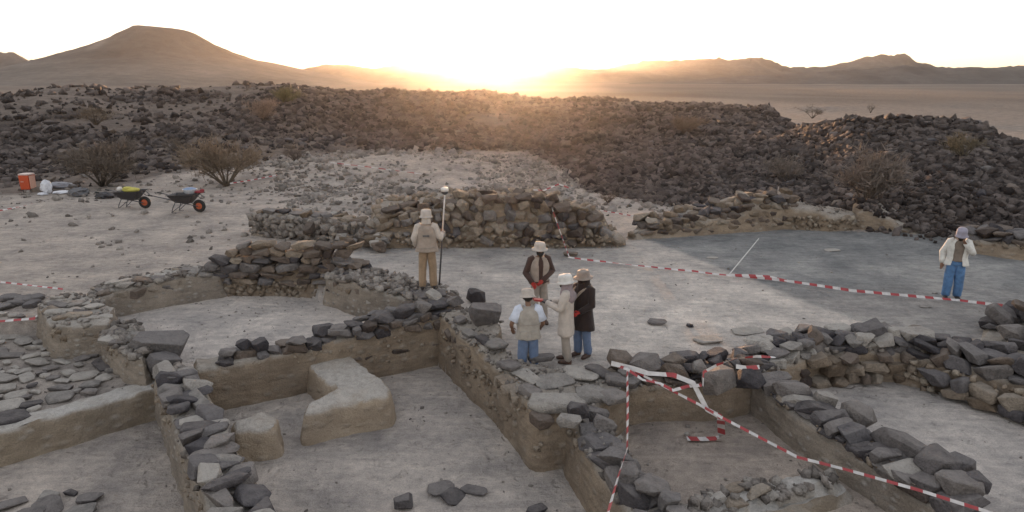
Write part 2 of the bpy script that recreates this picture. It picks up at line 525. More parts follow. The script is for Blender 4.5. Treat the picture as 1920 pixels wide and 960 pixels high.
_, FL = terrain(cx, cy)
# surface colours (what the earth itself looks like)
x, y = VV[:, 0], VV[:, 1]
dist = np.hypot(x, y)
bearv = np.arctan2(x, y)
Cc = np.tile(np.array([.33, .298, .268]), (len(VV), 1))
def blend(mask, col):
    global Cc
    mask = np.clip(mask, 0, 1)[:, None]
    Cc = Cc * (1 - mask) + np.array(col) * mask
blend((dist - 34) / 20, (.27, .235, .205))
blend(np.clip((dist - 60) / 60, 0, 1) * (.5 + .8 * fbm(x * .02, y * .008, 71, 4)), (.105, .088, .076))
blend(np.clip((dist - 200) / 300, 0, 1) * (.5 + 1.0 * fbm(x * .006, y * .02, 75, 4)), (.19, .155, .13))
fm, _ = field(x, y)
blend(fm * 1.3, (.085, .07, .061))
GAP = lambda X, Y: np.clip(fbm(X * .06, Y * .05, 81, 4) * 4 - .35, 0, 1)
blend(fm * GAP(x, y) * .9, (.20, .168, .145))
Vlab = terrain(x, y)[1]
ctm = (Vlab == 2).astype(float)
blend(ctm, (.37, .347, .322))
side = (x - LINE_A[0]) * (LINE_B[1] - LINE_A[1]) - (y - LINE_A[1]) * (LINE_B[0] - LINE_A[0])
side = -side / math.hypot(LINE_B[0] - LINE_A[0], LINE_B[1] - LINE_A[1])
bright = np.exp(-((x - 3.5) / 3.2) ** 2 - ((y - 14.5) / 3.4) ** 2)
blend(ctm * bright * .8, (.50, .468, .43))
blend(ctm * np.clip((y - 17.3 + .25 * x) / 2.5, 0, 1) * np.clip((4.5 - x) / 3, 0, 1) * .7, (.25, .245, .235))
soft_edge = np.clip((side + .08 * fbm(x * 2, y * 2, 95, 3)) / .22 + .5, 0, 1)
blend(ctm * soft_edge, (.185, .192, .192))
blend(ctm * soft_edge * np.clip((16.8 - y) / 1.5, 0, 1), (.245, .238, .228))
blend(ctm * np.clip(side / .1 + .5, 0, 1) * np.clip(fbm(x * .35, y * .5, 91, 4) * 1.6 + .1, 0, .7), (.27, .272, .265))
for k in (3, 4, 6, 7, 8):
    blend((Vlab == k).astype(float), {3: (.285, .262, .24), 4: (.27, .245, .222), 6: (.335, .312, .29), 7: (.245, .215, .188), 8: (.30, .282, .265)}[k])
blend((Vlab == 5).astype(float), (.30, .272, .245))
pal = np.exp(-((x - 4.9) / 1.2) ** 4 - ((y - 24.4) / 2.6) ** 4)
blend(pal * (Vlab == 0), (.42, .36, .31))
blend(np.exp(-((bearv - bear(1510)) / .07) ** 2 - ((dist - 78) / 9) ** 2) * .8, (.30, .265, .235))
pit = np.isin(Vlab, (3, 4, 6, 7, 8)).astype(float)
Cc = Cc * (1 + .28 * pit)[:, None] * np.array([[1.01, .985, .985]])
Cc = Cc * (1 + .38 * np.clip(1 - fm * 1.5, 0, 1) * np.clip(1.5 - dist / 100, 0, 1))[:, None]
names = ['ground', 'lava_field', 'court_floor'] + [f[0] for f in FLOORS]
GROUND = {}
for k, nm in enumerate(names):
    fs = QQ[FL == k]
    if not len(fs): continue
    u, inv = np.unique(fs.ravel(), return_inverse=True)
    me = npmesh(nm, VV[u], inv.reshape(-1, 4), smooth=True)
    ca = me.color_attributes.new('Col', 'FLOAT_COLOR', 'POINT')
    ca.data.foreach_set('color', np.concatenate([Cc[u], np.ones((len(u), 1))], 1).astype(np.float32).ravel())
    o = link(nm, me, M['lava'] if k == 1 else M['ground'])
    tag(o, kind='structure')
    GROUND[k] = o

# ------------------------------------------------------------------ mountains
def ridge(name, D, depth, pts, base=-6, seed=0, rough=1.0, col=(.2, .165, .14), power=1.15):
    cols = np.array([p[0] for p in pts], float); rows = np.array([p[1] for p in pts], float)
    cs = np.arange(cols[0], cols[-1] + .1, 5.0)
    nv = 36
    V = []
    for c in cs:
        yy = np.interp(c, cols, rows)
        b = bear(c)
        top = elz(yy, D)
        for j in range(nv + 1):
            v = -1 + 2 * j / nv
            dd = D + v * depth
            X, Y = dd * (c - 960) / 1322, dd
            f = max(0, 1 - abs(v)) ** power
            V.append((X, Y, base + (top - base) * f, f))
    V = np.array(V)
    hh = V[:, 2] - base
    nz = fbm(V[:, 0] * .02, V[:, 1] * .012, seed, 5, .55)
    gull = np.abs(fbm(V[:, 0] * .035, V[:, 1] * .008, seed + 9, 4, .55))
    V[:, 2] += rough * hh * ((.10 * nz) - .28 * gull * (1 - V[:, 3]) * V[:, 3] * 4 + .05 * fbm(V[:, 0] * .12, V[:, 1] * .05, seed + 3, 3))
    n0, n1 = len(cs), nv + 1
    ii = (np.arange(n0 - 1)[:, None] * n1 + np.arange(n1 - 1)[None]).ravel()
    Q = np.stack([ii, ii + n1, ii + n1 + 1, ii + 1], 1)
    me = npmesh(name, V[:, :3], Q, True)
    ca = me.color_attributes.new('Col', 'FLOAT_COLOR', 'POINT')
    k = fbm(V[:, 0] * .012, V[:, 1] * .012, seed + 20, 4)[:, None]
    cc = np.array(col)[None] * (1 + .35 * k)
    ca.data.foreach_set('color', np.concatenate([cc, np.ones((len(V), 1))], 1).astype(np.float32).ravel())
    return tag(link(name, me, M['hill']), kind='structure')
def cone_mountain():
    D = 860
    prof = [(0, 50), (14, 50), (40, 53), (58, 55), (74, 61), (104, 81), (134, 95), (174, 110), (224, 120), (264, 127), (330, 137), (420, 150), (600, 157)]
    profl = [(0, 50), (30, 49), (36, 53), (62, 66), (70, 72), (96, 83), (131, 96), (181, 112), (221, 125), (290, 138), (360, 148), (600, 157)]
    cx0 = 296
    c = GY(cx0, 150, D)
    nr, na = 100, 160
    V = []
    for i in range(nr + 1):
        rr = 540 * (i / nr) ** 1.2
        for j in range(na):
            a = 2 * PI * j / na
            wgt = .5 + .5 * math.cos(a)
            e1 = elz(np.interp(rr, [p[0] for p in prof], [p[1] for p in prof]), D)
            e0 = elz(np.interp(rr, [p[0] for p in profl], [p[1] for p in profl]), D)
            z = e1 * wgt + e0 * (1 - wgt) - 6.5 * max(0, min(1, (rr - 220) / 200))
            r = rr * D / 1322
            V.append((c.x + r * math.cos(a), c.y + r * math.sin(a) * .95, z, rr, a))
    V = np.array(V)
    g = np.abs(fbm(np.cos(V[:, 4]) * 5 + 20, np.sin(V[:, 4]) * 5 + V[:, 3] * .006, 205, 4, .6))
    sl = np.exp(-((V[:, 3] - 130) / 80) ** 2)
    V[:, 2] += -5 * g * sl + .9 * fbm(V[:, 0] * .05, V[:, 1] * .05, 207, 4)
    ii = (np.arange(nr)[:, None] * na + np.arange(na)[None]).ravel()
    jj = (np.arange(nr)[:, None] * na + ((np.arange(na) + 1) % na)[None]).ravel()
    Q = np.stack([ii, jj, jj + na, ii + na], 1)[:, ::-1]
    me = npmesh('mountain', V[:, :3], Q, True)
    ca = me.color_attributes.new('Col', 'FLOAT_COLOR', 'POINT')
    k = fbm(V[:, 0] * .012, V[:, 1] * .012, 220, 4)[:, None]
    cc = np.array((.088, .08, .076))[None] * (1 + .25 * k)
    pale = np.clip((V[:, 3] - 170) / 120, 0, 1)[:, None]
    cc = cc * (1 - pale) + np.array((.16, .14, .125)) * pale
    scar = np.exp(-((V[:, 0] - (c.x - 32)) / 9) ** 2 - ((V[:, 3] - 100) / 40) ** 2)[:, None] * .7
    cc = cc * (1 - scar) + np.array((.25, .225, .2)) * scar
    ca.data.foreach_set('color', np.concatenate([cc, np.ones((len(V), 1))], 1).astype(np.float32).ravel())
    return tag(link('mountain', me, M['hill']), kind='structure')
cone_mountain()
ridge('hills', 1180, 200, [(-700, 120), (-300, 95), (-80, 108), (0, 101), (35, 102), (60, 114), (110, 110), (150, 116), (300, 130), (520, 150)], seed=300, col=(.10, .09, .086), rough=1.2)
ridge('hills', 1250, 170, [(430, 148), (520, 136), (575, 126), (610, 121), (660, 122), (700, 128), (745, 123), (785, 127), (825, 134), (858, 128), (885, 134), (950, 131), (1000, 123), (1050, 123), (1090, 128), (1180, 129), (1300, 140), (1400, 150)], seed=320, col=(.11, .095, .086))
ridge('hills', 1400, 200, [(1040, 150), (1130, 132), (1175, 119), (1210, 111), (1270, 113), (1330, 111), (1370, 109), (1404, 105), (1440, 114), (1480, 125), (1540, 124), (1590, 114), (1620, 105), (1650, 104), (1668, 106), (1690, 105), (1715, 119), (1760, 126), (1850, 126), (1900, 121), (1960, 124), (2100, 118), (2300, 125), (2800, 110)], seed=340, col=(.10, .09, .086), rough=1.2)
ridge('hills', 980, 130, [(1180, 156), (1290, 150), (1400, 143), (1500, 137), (1600, 131), (1650, 126), (1690, 123), (1730, 125), (1780, 127), (1810, 124), (1850, 128), (1930, 133), (2050, 126), (2300, 120), (2700, 130)], seed=360, col=(.09, .082, .08), rough=1.1)

# ------------------------------------------------------------------ stones: a set of shared shapes
def rock_mesh(name, seed, dims, pw=.7, n=16, bev=.07):
    r = random.Random(seed)
    bm = bmesh.new()
    for i in range(n):
        d = Vector((r.gauss(0, 1), r.gauss(0, 1), r.gauss(0, 1))).normalized()
        q = [math.copysign(abs(c) ** pw, c) for c in d]
        k = r.uniform(.86, 1.08)
        bm.verts.new((q[0] * dims[0] * k, q[1] * dims[1] * k, q[2] * dims[2] * k))
    res = bmesh.ops.convex_hull(bm, input=bm.verts)
    bmesh.ops.delete(bm, geom=[v for v in bm.verts if not v.link_faces], context='VERTS')
    bmesh.ops.dissolve_limit(bm, angle_limit=R(14), verts=bm.verts, edges=bm.edges)
    bmesh.ops.bevel(bm, geom=bm.edges[:], offset=bev * min(dims), segments=1, affect='EDGES', profile=.5)
    bmesh.ops.triangulate(bm, faces=bm.faces)
    # normalise to unit box
    lo = [min(v.co[i] for v in bm.verts) for i in range(3)]
    hi = [max(v.co[i] for v in bm.verts) for i in range(3)]
    for v in bm.verts:
        v.co = Vector([(v.co[i] - (lo[i] + hi[i]) / 2) / (hi[i] - lo[i]) for i in range(3)])
    me = bpy.data.meshes.new(name)
    bm.to_mesh(me); bm.free()
    me.shade_smooth(); me.set_sharp_from_angle(angle=R(17))
    return me
NB = 12
VAR = {}
for mk in ('basalt', 'dark', 'brown', 'pale', 'tan'):
    VAR[mk] = []
base_block = [rock_mesh('stone', 500 + i, (1, .8, .62), pw=.62, n=15 + i % 5, bev=.05) for i in range(NB)]
base_slab = [rock_mesh('slab', 600 + i, (1, .75, .3), pw=.55, n=20, bev=.16) for i in range(6)]
for mk in VAR:
    for lst, kk in ((base_block, 'b'), (base_slab, 's')):
        for me in lst:
            c = me.copy(); c.materials.append(M[mk]); VAR[mk].append(c)
def stone(parent, loc, dims, rot, mk, slab=False, name='stone', r=random):
    me = VAR[mk][(NB + r.randrange(6)) if slab else r.randrange(NB)]
    o = bpy.data.objects.new(name, me)
    COL.objects.link(o)
    o.location = loc
    o.scale = dims
    o.rotation_euler = rot
    if parent is not None: o.parent = parent
    return o
# low variants for joined rubble
def low_rocks(k=24):
    """irregular angular shards: skewed, tapered boxes"""
    v = np.array([(x, y, z) for x in (-1, 1) for y in (-1, 1) for z in (-1, 1)], float)
    f = np.array([(0, 1, 3), (0, 3, 2), (4, 6, 7), (4, 7, 5), (0, 4, 5), (0, 5, 1), (2, 3, 7), (2, 7, 6), (0, 2, 6), (0, 6, 4), (1, 5, 7), (1, 7, 3)])
    r = np.random.default_rng(5)
    out = []
    for i in range(k):
        q = v * r.uniform(.45, 1.05, (8, 3))
        q[:, :2] *= (1 - .28 * r.uniform(0, 1) * (q[:, 2:3] > 0))
        q = q + r.uniform(-.3, .3, (1, 3)) * q[:, [1, 2, 0]]
        out.append(q * .6)
    return np.array(out), f
LV, LF = low_rocks()
def rubble_mesh(name, pos, size, seed, flat=(.45, .8), normals=None):
    """many small rocks in one mesh; pos (n,3), size (n,)"""
    r = np.random.default_rng(seed)
    n = len(pos)
    sh = LV[r.integers(0, len(LV), n)]
    sc = np.stack([r.uniform(.8, 1.25, n), r.uniform(.65, 1.0, n), r.uniform(flat[0], flat[1], n)], 1) * size[:, None]
    V = sh * sc[:, None, :]
    a = r.uniform(0, 2 * PI, n); tlt = r.normal(0, .45, n); tl2 = r.normal(0, .45, n)
    ca, sa = np.cos(tlt)[:, None], np.sin(tlt)[:, None]
    yv = V[:, :, 1] * ca - V[:, :, 2] * sa; zv = V[:, :, 1] * sa + V[:, :, 2] * ca
    ca, sa = np.cos(tl2)[:, None], np.sin(tl2)[:, None]
    xv = V[:, :, 0] * ca + zv * sa; zv = -V[:, :, 0] * sa + zv * ca
    ca, sa = np.cos(a)[:, None], np.sin(a)[:, None]
    X = xv * ca - yv * sa; Y = xv * sa + yv * ca
    V = np.stack([X, Y, zv], 2) + pos[:, None, :]
    Fc = (LF[None] + (np.arange(n) * 8)[:, None, None]).reshape(-1, 3)
    me = npmesh(name, V.reshape(-1, 3), Fc)
    at = me.attributes.new('rnd', 'FLOAT', 'POINT')
    at.data.foreach_set('value', np.repeat(r.uniform(0, 1, n), 8).astype(np.float32))
    return me

# ------------------------------------------------------------------ earth bodies (mud walls, benches, ledges)
def resample(poly, step):
    out = []
    n = len(poly)
    for i in range(n):
        a = Vector(poly[i]); b = Vector(poly[(i + 1) % n])
        k = max(1, int((b - a).length / step))
        for j in range(k):
            out.append(a + (b - a) * (j / k))
    return out
def ccw(poly):
    s = sum(poly[i][0] * poly[(i + 1) % len(poly)][1] - poly[(i + 1) % len(poly)][0] * poly[i][1] for i in range(len(poly)))
    return poly if s > 0 else poly[::-1]
def earth(name, poly, zb, mat, parent, amp=.05, rnd=.07, batter=.05, seed=0, step=.09, topamp=.04, rounds=1):
    """poly: list of (x,y,ztop). Returns object and its top-height function."""
    poly = ccw([tuple(p) for p in poly])
    zs = [(p[0], p[1], p[2]) for p in poly]
    def ztop(x, y):
        sw = s = 0
        for (a, b, c) in zs:
            wgt = 1 / (((a - x) ** 2 + (b - y) ** 2) ** 1.5 + 1e-4); sw += wgt; s += wgt * c
        return s / sw + topamp * noise.noise((x * 2.3, y * 2.3, seed)) + topamp * .6 * noise.noise((x * 6, y * 6, seed + 4))
    bd = resample([p[:2] for p in poly], step)
    for _ in range(rounds + 1):
        bd = [(bd[i - 1] + bd[i] * 2 + bd[(i + 1) % len(bd)]) / 4 for i in range(len(bd))]
    n = len(bd)
    nrm = []
    for i in range(n):
        t = bd[(i + 1) % n] - bd[i - 1]
        nrm.append(Vector((t.y, -t.x)).normalized())
    v = []; f = []
    K = 8
    for k in range(K + 1):
        t = k / K
        for i in range(n):
            x, y = bd[i]
            zt = ztop(x, y)
            z = zb + (zt - zb) * t
            off = batter * (1 - t) + amp * noise.noise((x * 2.1, y * 2.1, z * 2.6 + seed)) + amp * .6 * noise.noise((x * 7, y * 7, z * 9 + seed))
            if k == K: off -= rnd
            if k == K - 1:
                off -= rnd * .25; z = zt - min(rnd * 1.1, (zt - zb) * .3)
            q = bd[i] + nrm[i] * off
            v.append((q.x, q.y, z))
    for k in range(K):
        for i in range(n):
            j = (i + 1) % n
            f.append((k * n + i, k * n + j, (k + 1) * n + j, (k + 1) * n + i))
    ring = [Vector(v[K * n + i][:2]) for i in range(n)]
    rr = random.Random(seed)
    xs = [p.x for p in ring]; ys = [p.y for p in ring]
    gx, gy = np.meshgrid(np.arange(min(xs), max(xs), .11), np.arange(min(ys), max(ys), .11))
    gx = gx.ravel() + np.array([rr.uniform(-.03, .03) for _ in range(gx.size)]); gy = gy.ravel() + np.array([rr.uniform(-.03, .03) for _ in range(gy.size)])
    ins = inpoly(gx, gy, [(p.x, p.y) for p in ring])
    pts = [Vector((a, b)) for a, b, c in zip(gx, gy, ins) if c]
    # keep clear of the rim
    ra = np.array([(p.x, p.y) for p in ring])
    pts = [p for p in pts if np.min((ra[:, 0] - p.x) ** 2 + (ra[:, 1] - p.y) ** 2) > .05 ** 2]
    res = delaunay_2d_cdt(ring + pts, [(i, (i + 1) % n) for i in range(n)], [], 1, 1e-5)
    b0 = len(v)
    for p in res[0]:
        v.append((p.x, p.y, ztop(p.x, p.y)))
    for q in res[2]:
        f.append(tuple(b0 + i for i in q))
    me = pymesh(name, v, f)
    bm = bmesh.new(); bm.from_mesh(me)
    bmesh.ops.remove_doubles(bm, verts=bm.verts, dist=.012)
    bmesh.ops.recalc_face_normals(bm, faces=bm.faces)
    bm.to_mesh(me); bm.free()
    me.shade_smooth(); me.set_sharp_from_angle(angle=R(55))
    o = link(name, me, mat, parent)
    return o, ztop
def buffer(line, wl):
    """polyline of (x,y,z) -> footprint polygon, wl = half widths"""
    L = []; Rr = []
    n = len(line)
    if not hasattr(wl, '__len__'): wl = [wl] * n
    for i in range(n):
        a = Vector(line[max(i - 1, 0)][:2]); b = Vector(line[min(i + 1, n - 1)][:2])
        d = (b - a).normalized(); q = Vector((-d.y, d.x))
        p = Vector(line[i][:2])
        L.append((*(p + q * wl[i]), line[i][2])); Rr.append((*(p - q * wl[i]), line[i][2]))
    return L + Rr[::-1]
def at_s(line, s):
    for i in range(len(line) - 1):
        a = Vector(line[i]); b = Vector(line[i + 1])
        l = (b.xy - a.xy).length
        if s <= l or i == len(line) - 2:
            d = (b - a) / max(l, 1e-6)
            return a + d * min(s, l), math.atan2(d.y, d.x), Vector((-d.y, d.x)).normalized()
        s -= l
def length(line): return sum((Vector(line[i + 1][:2]) - Vector(line[i][:2])).length for i in range(len(line) - 1))
def top_stones(parent, line, hw, ztop, size, mks, seed, rows=2, layers=1, slab=.35, gapf=.92, hscale=.62, sink=.42, s0=0, s1=None, jit=1.0, skip=0.0):
    r = random.Random(seed)
    line = [Vector(p) for p in line]
    Lt = length(line) if s1 is None else s1
    for ly in range(layers if isinstance(layers, int) else int(math.ceil(layers))):
        for rw in range(rows):
            s = s0 + r.uniform(0, size * .5)
            while s < Lt:
                l = size * r.uniform(.6, 1.45)
                if isinstance(layers, float) and ly == int(layers) and r.random() > layers % 1:
                    s += l; continue
                if r.random() < skip:
                    s += l * .7; continue
                p, a, nn = at_s(line, s + l / 2)
                wd = 2 * hw / rows * r.uniform(.85, 1.3)
                off = (-hw + (rw + .5) * 2 * hw / rows) * (1 - .18 * ly) + r.uniform(-.05, .05) * jit
                is_s = r.random() < slab
                h = size * hscale * r.uniform(.7, 1.25) * (.6 if is_s else 1)
                q = p.xy + nn.xy * off
                zt = ztop(q.x, q.y) if ztop else p.z
                z = zt + h * (.5 - sink) + ly * size * hscale * .78
                rot = (r.gauss(0, .11) * jit, r.gauss(0, .11) * jit, a + r.gauss(0, .16) * jit + (PI if r.random() < .5 else 0))
                stone(parent, (q.x, q.y, z), (l * 1.04, wd * 1.08, h), rot, r.choice(mks), is_s, r=r)
                s += l * gapf
def face_stones(parent, a, b, z0, z1, size, mks, seed, out=.03, depth=.32, aspect=.55, lean=0.0, chance=1.0, zf=None, wild=1.0):
    """courses of stones along a wall face from a to b (outward normal to the right of a->b)"""
    r = random.Random(seed)
    a = Vector(a); b = Vector(b)
    d = (b - a); L = d.length; d.normalize()
    nn = Vector((d.y, -d.x))
    ang = math.atan2(d.y, d.x)
    z = z0
    while True:
        h = size * aspect * r.uniform(.75, 1.25)
        if z + h * .5 > z1 + .1: break
        s = -r.uniform(0, size * .4)
        while s < L:
            l = size * r.uniform(.55, 1.5)
            t = (s + l / 2) / L
            zl = z1 if zf is None else zf(t)
            hh = h * r.uniform(.85, 1.2)
            if z + hh * .4 < zl and r.random() < chance:
                k = (z - z0) * lean
                q = a + d * (s + l / 2) + nn * (out - depth * .5 * .8 - k + r.uniform(-.03, .04))
                stone(parent, (q.x, q.y, z + hh / 2 + r.uniform(-.03, .03) * wild), (l * 1.0, depth, hh * (1.02 if wild == 1 else r.uniform(.7, 1.25))), (r.gauss(0, .09 * wild), r.gauss(0, .13 * wild), ang + r.gauss(0, .12 * wild)), r.choice(mks), r.random() < .25, r=r)
            s += l * .93
        z += h * .9
def face_rubble(parent, a, b, z0, z1, size, n, seed, mat, out=-.025, zf=None):
    r = np.random.default_rng(seed)
    a = np.array(a); b = np.array(b); d = b - a; L = np.hypot(*d); d = d / L; nn = np.array((d[1], -d[0]))
    s = r.uniform(0, L, n)
    zt = np.full(n, z1) if zf is None else np.array([zf(q / L) for q in s])
    z = z0 + (zt - z0) * r.uniform(0.02, .97, n)
    p = a[None] + d[None] * s[:, None] + nn[None] * (out + r.uniform(-.03, .015, n))[:, None]
    me = rubble_mesh('rubble', np.concatenate([p, z[:, None]], 1), size * r.uniform(.5, 1.5, n), seed)
    o = link('rubble', me, mat, parent)
    o['kind'] = 'stuff'
    return o
def top_rubble(parent, poly, ztop, size, n, seed, mat, sink=.15):
    r = np.random.default_rng(seed)
    P = [p[:2] for p in poly]
    xs = [p[0] for p in P]; ys = [p[1] for p in P]
    x = r.uniform(min(xs), max(xs), n * 4); y = r.uniform(min(ys), max(ys), n * 4)
    k = inpoly(x, y, P); x = x[k][:n]; y = y[k][:n]
    if not len(x): return
    sz = size * r.uniform(.4, 1.6, len(x))
    z = np.array([ztop(a, b) for a, b in zip(x, y)]) + sz * sink
    o = link('rubble', rubble_mesh('rubble', np.stack([x, y, z], 1), sz, seed), mat, parent)
    o['kind'] = 'stuff'
    return o
def wall(label, line, hw, zb, mat, cat='wall', seed=0, **kw):
    line = [Vector(p) for p in line]
    c = line[len(line) // 2]
    root = empty('ruined_wall', (0, 0, 0), label, cat)
    poly = buffer(line, hw)
    o, zt = earth('core', poly, zb, mat, root, seed=seed, **kw)
    return root, zt, poly

# ================================================================== WALLS
def fpoly(pts, z): return [(*P2(a, b, z), z) for a, b in pts]
# back wall of the middle room
Lw = [(-5.85, 11.62, -.02), (-4.3, 12.45, .0), (-3.0, 13.18, .12), (-1.95, 13.74, .22), (-1.3, 14.1, .25)]
rt, zt, po = wall('low clay wall behind the L-shaped clay bench, dark stones lined along its top', Lw, .33, -.95, M['mud'], seed=1, batter=.04)
top_stones(rt, Lw[:3], .27, zt, .33, ['basalt', 'dark', 'brown'], 11, rows=2, layers=1.35, s0=.3, skip=.04)
top_stones(rt, Lw[2:], .3, zt, .38, ['basalt', 'brown', 'dark'], 12, rows=2, layers=2, slab=.3)
face_stones(rt, (-4.2, 12.15), (-1.6, 13.52), -.02, .3, .36, ['brown', 'basalt'], 13, out=.03, chance=.85)
face_stones(rt, (-3.6, 12.48), (-1.6, 13.54), -.42, -.38, .42, ['brown'], 14, out=.0, depth=.25, aspect=.3)
face_rubble(rt, (-5.8, 11.3), (-1.6, 13.52), -.8, -.02, .07, 120, 15, M['rubble_tan'])
# left wall running towards the viewer
Lw = [(-6.1, 11.4, .02), (-5.3, 10.2, .03), (-4.6, 9.15, .0), (-3.85, 8.05, .02), (-3.1, 6.95, .0), (-2.0, 5.3, .0)]
rt, zt, po = wall('long clay wall in the left foreground topped with large grey blocks', Lw, .34, -.98, M['mud_grey'], seed=2, batter=.06)
top_stones(rt, Lw, .32, zt, .46, ['basalt', 'basalt', 'dark', 'pale'], 21, rows=2, layers=1, slab=.3, hscale=.55, sink=.25)
top_stones(rt, Lw, .25, zt, .3, ['basalt', 'pale', 'dark'], 22, rows=1, layers=1, slab=.6, hscale=.5, sink=-.55, skip=.45)
face_rubble(rt, (-6.45, 11.2), (-2.4, 5.2), -.8, -.02, .08, 160, 23, M['rubble_tan'], out=-.06)
top_rubble(rt, po, zt, .07, 260, 24, M['rubble_pale'])
stone(rt, (-6.72, 12.2, .12), (1.0, .62, .52), (.1, .05, .25), 'dark', False, r=random.Random(3))
stone(rt, (-6.45, 11.75, -.05), (.55, .5, .42), (.1, .1, .9), 'dark', False, r=random.Random(8))
# right wall of the middle room: wide, flat slabs on top
poly = [(-1.55, 13.62, .26), (-.98, 12.5, .18), (-.40, 11.42, .12), (.0, 10.45, .08), (.38, 9.5, .06), (1.25, 9.72, .08), (1.85, 10.35, .1), (2.05, 11.2, .12), (.85, 11.22, .12), (.05, 11.5, .18), (-.22, 12.3, .26), (-.2, 13.0, .32), (-.85, 13.75, .3), (-1.3, 13.95, .3)]
rt = empty('ruined_wall', (0, 0, 0), 'broad clay wall beside the four talking people, flat pale slabs along its top', 'wall')
c, zt = earth('core', poly, -.95, M['mud'], rt, seed=5, batter=.1)
r = random.Random(51)
for (a, b, l, wd, h, rz, mk) in [(1042, 752, .95, .55, .24, .12, 'pale'), (1112, 738, .62, .5, .22, .35, 'pale'), (1150, 742, .5, .4, .2, .4, 'basalt'), (1040, 712, .7, .5, .1, .3, 'pale'), (1085, 700, .75, .45, .12, -.5, 'pale'), (1130, 702, .7, .4, .14, -.8, 'basalt'), (1165, 715, .6, .4, .16, -.5, 'basalt'),
                                 (985, 705, .6, .4, .1, -1.0, 'pale'), (955, 690, .5, .35, .12, -1.0, 'basalt'), (930, 655, .5, .4, .12, -1.1, 'pale'), (905, 648, .4, .28, .14, -1.1, 'basalt'), (880, 632, .4, .25, .12, -1.1, 'pale'), (862, 612, .4, .25, .12, -1.1, 'basalt'), (990, 668, .38, .3, .14, .2, 'pale'), (1015, 672, .5, .3, .12, .1, 'dark'), (995, 735, .5, .3, .18, -1.0, 'basalt'),
                                 (1085, 772, .34, .3, .3, .1, 'basalt'), (1068, 786, .38, .26, .2, -.3, 'pale')]:
    p = P2(a, b, .15)
    stone(rt, (p[0], p[1], zt(*p) + h * .25), (l, wd, h), (r.gauss(0, .05), r.gauss(0, .05), rz), mk, True, r=r)
face_stones(rt, (-1.5, 13.5), (.36, 9.45), -.12, .0, .3, ['tan', 'brown'], 52, out=.0, chance=.5)
face_rubble(rt, (-1.6, 13.5), (.36, 9.4), -.85, .02, .08, 130, 53, M['rubble_tan'], out=-.085)
top_rubble(rt, poly, zt, .06, 420, 54, M['rubble_pale'])
# front end of that wall, towards the viewer
Lw = [(1.12, 10.0, -.02), (1.35, 8.8, -.1), (1.62, 7.8, -.15), (1.95, 6.8, -.2), (2.3, 5.4, -.2)]
rt, zt, po = wall('short clay wall under the upright tape in the foreground, capped with blue grey boulders', Lw, .30, -.98, M['mud'], seed=6, batter=.12)
top_stones(rt, Lw, .28, zt, .44, ['basalt', 'dark', 'basalt'], 61, rows=2, layers=1.3, slab=.35, hscale=.6)
face_rubble(rt, (.8, 9.5), (1.78, 6.4), -.85, -.1, .09, 90, 62, M['rubble_tan'], out=-.07)
top_rubble(rt, po, zt, .08, 120, 63, M['rubble_pale'])
# wall between court and the two right-hand rooms
Lw = [(1.75, 10.95, .0), (2.6, 11.12, .02), (3.6, 11.2, .05), (4.5, 11.65, .05), (5.55, 12.4, .05), (6.6, 12.55, .05), (7.8, 12.5, .0)]
rt, zt, po = wall('long rubble wall of dark stones crossing the site from the tangled tape to the right', Lw, .42, -.75, M['mud'], seed=7, batter=.1)
top_stones(rt, Lw[:4], .40, zt, .36, ['dark', 'basalt', 'dark', 'brown'], 71, rows=3, layers=1.6, hscale=.62, jit=1.4)
top_stones(rt, Lw[3:], .45, zt, .37, ['dark', 'dark', 'basalt', 'pale'], 72, rows=3, layers=2, hscale=.6, jit=1.5)
face_stones(rt, (5.0, 11.65), (8.0, 12.08), -.55, .1, .36, ['tan', 'tan', 'brown'], 73, out=.04, chance=.85, aspect=.7)
face_rubble(rt, (1.8, 10.55), (4.3, 11.05), -.6, .0, .1, 120, 74, M['rubble_tan'])
top_rubble(rt, po, zt, .08, 500, 75, M['rubble_pale'])
for (a, b, l, wd, h, rz, mk) in [(1350, 705, .62, .45, .42, .4, 'basalt'), (1165, 672, .5, .4, .3, .3, 'brown'), (1208, 675, .6, .4, .3, -.2, 'basalt'), (1310, 684, .26, .24, .22, 0, 'pale'), (1405, 705, .5, .42, .4, 0, 'dark'), (1530, 625, .55, .3, .3, 1.2, 'brown'), (1634, 618, .62, .45, .4, .2, 'dark'), (1677, 622, .25, .22, .25, .2, 'pale'), (1720, 622, .65, .4, .2, .1, 'pale')]:
    p = P2(a, b, .35)
    stone(rt, (p[0], p[1], .3), (l, wd, h), (r.gauss(0, .1), r.gauss(0, .1), rz), mk, False, r=r)
# right-hand wall
Lw = [(7.6, 12.5, .0), (8.5, 11.9, .0), (9.3, 10.9, -.05), (10.1, 9.6, -.1), (11.2, 8.0, -.1)]
rt, zt, po = wall('collapsed dark rubble wall at the right edge of the picture, piled three stones high', Lw, .5, -.75, M['mud'], seed=8, batter=.12)
top_stones(rt, Lw, .55, zt, .46, ['dark', 'basalt', 'dark', 'brown'], 81, rows=3, layers=2, hscale=.55, jit=1.8, slab=.45)
face_stones(rt, (9.7, 9.0), (7.4, 12.1), -.5, -.1, .4, ['dark', 'tan', 'dark'], 82, out=.04, chance=.6)
face_rubble(rt, (10.0, 8.8), (7.4, 12.1), -.6, .0, .12, 160, 83, M['rubble_tan'])
rt = empty('stone_heap', (0, 0, 0), 'heap of dark stones at the right edge beside the end of the striped tape', 'heap')
hp = [(9.3, 12.5, .1), (10.0, 11.5, .15), (11.6, 11.5, .3), (12.2, 12.8, .4), (11.2, 13.7, .3), (10.1, 13.4, .2)]
c, zt = earth('core', hp, -.1, M['mud'], rt, seed=9, batter=.3, rnd=.2)
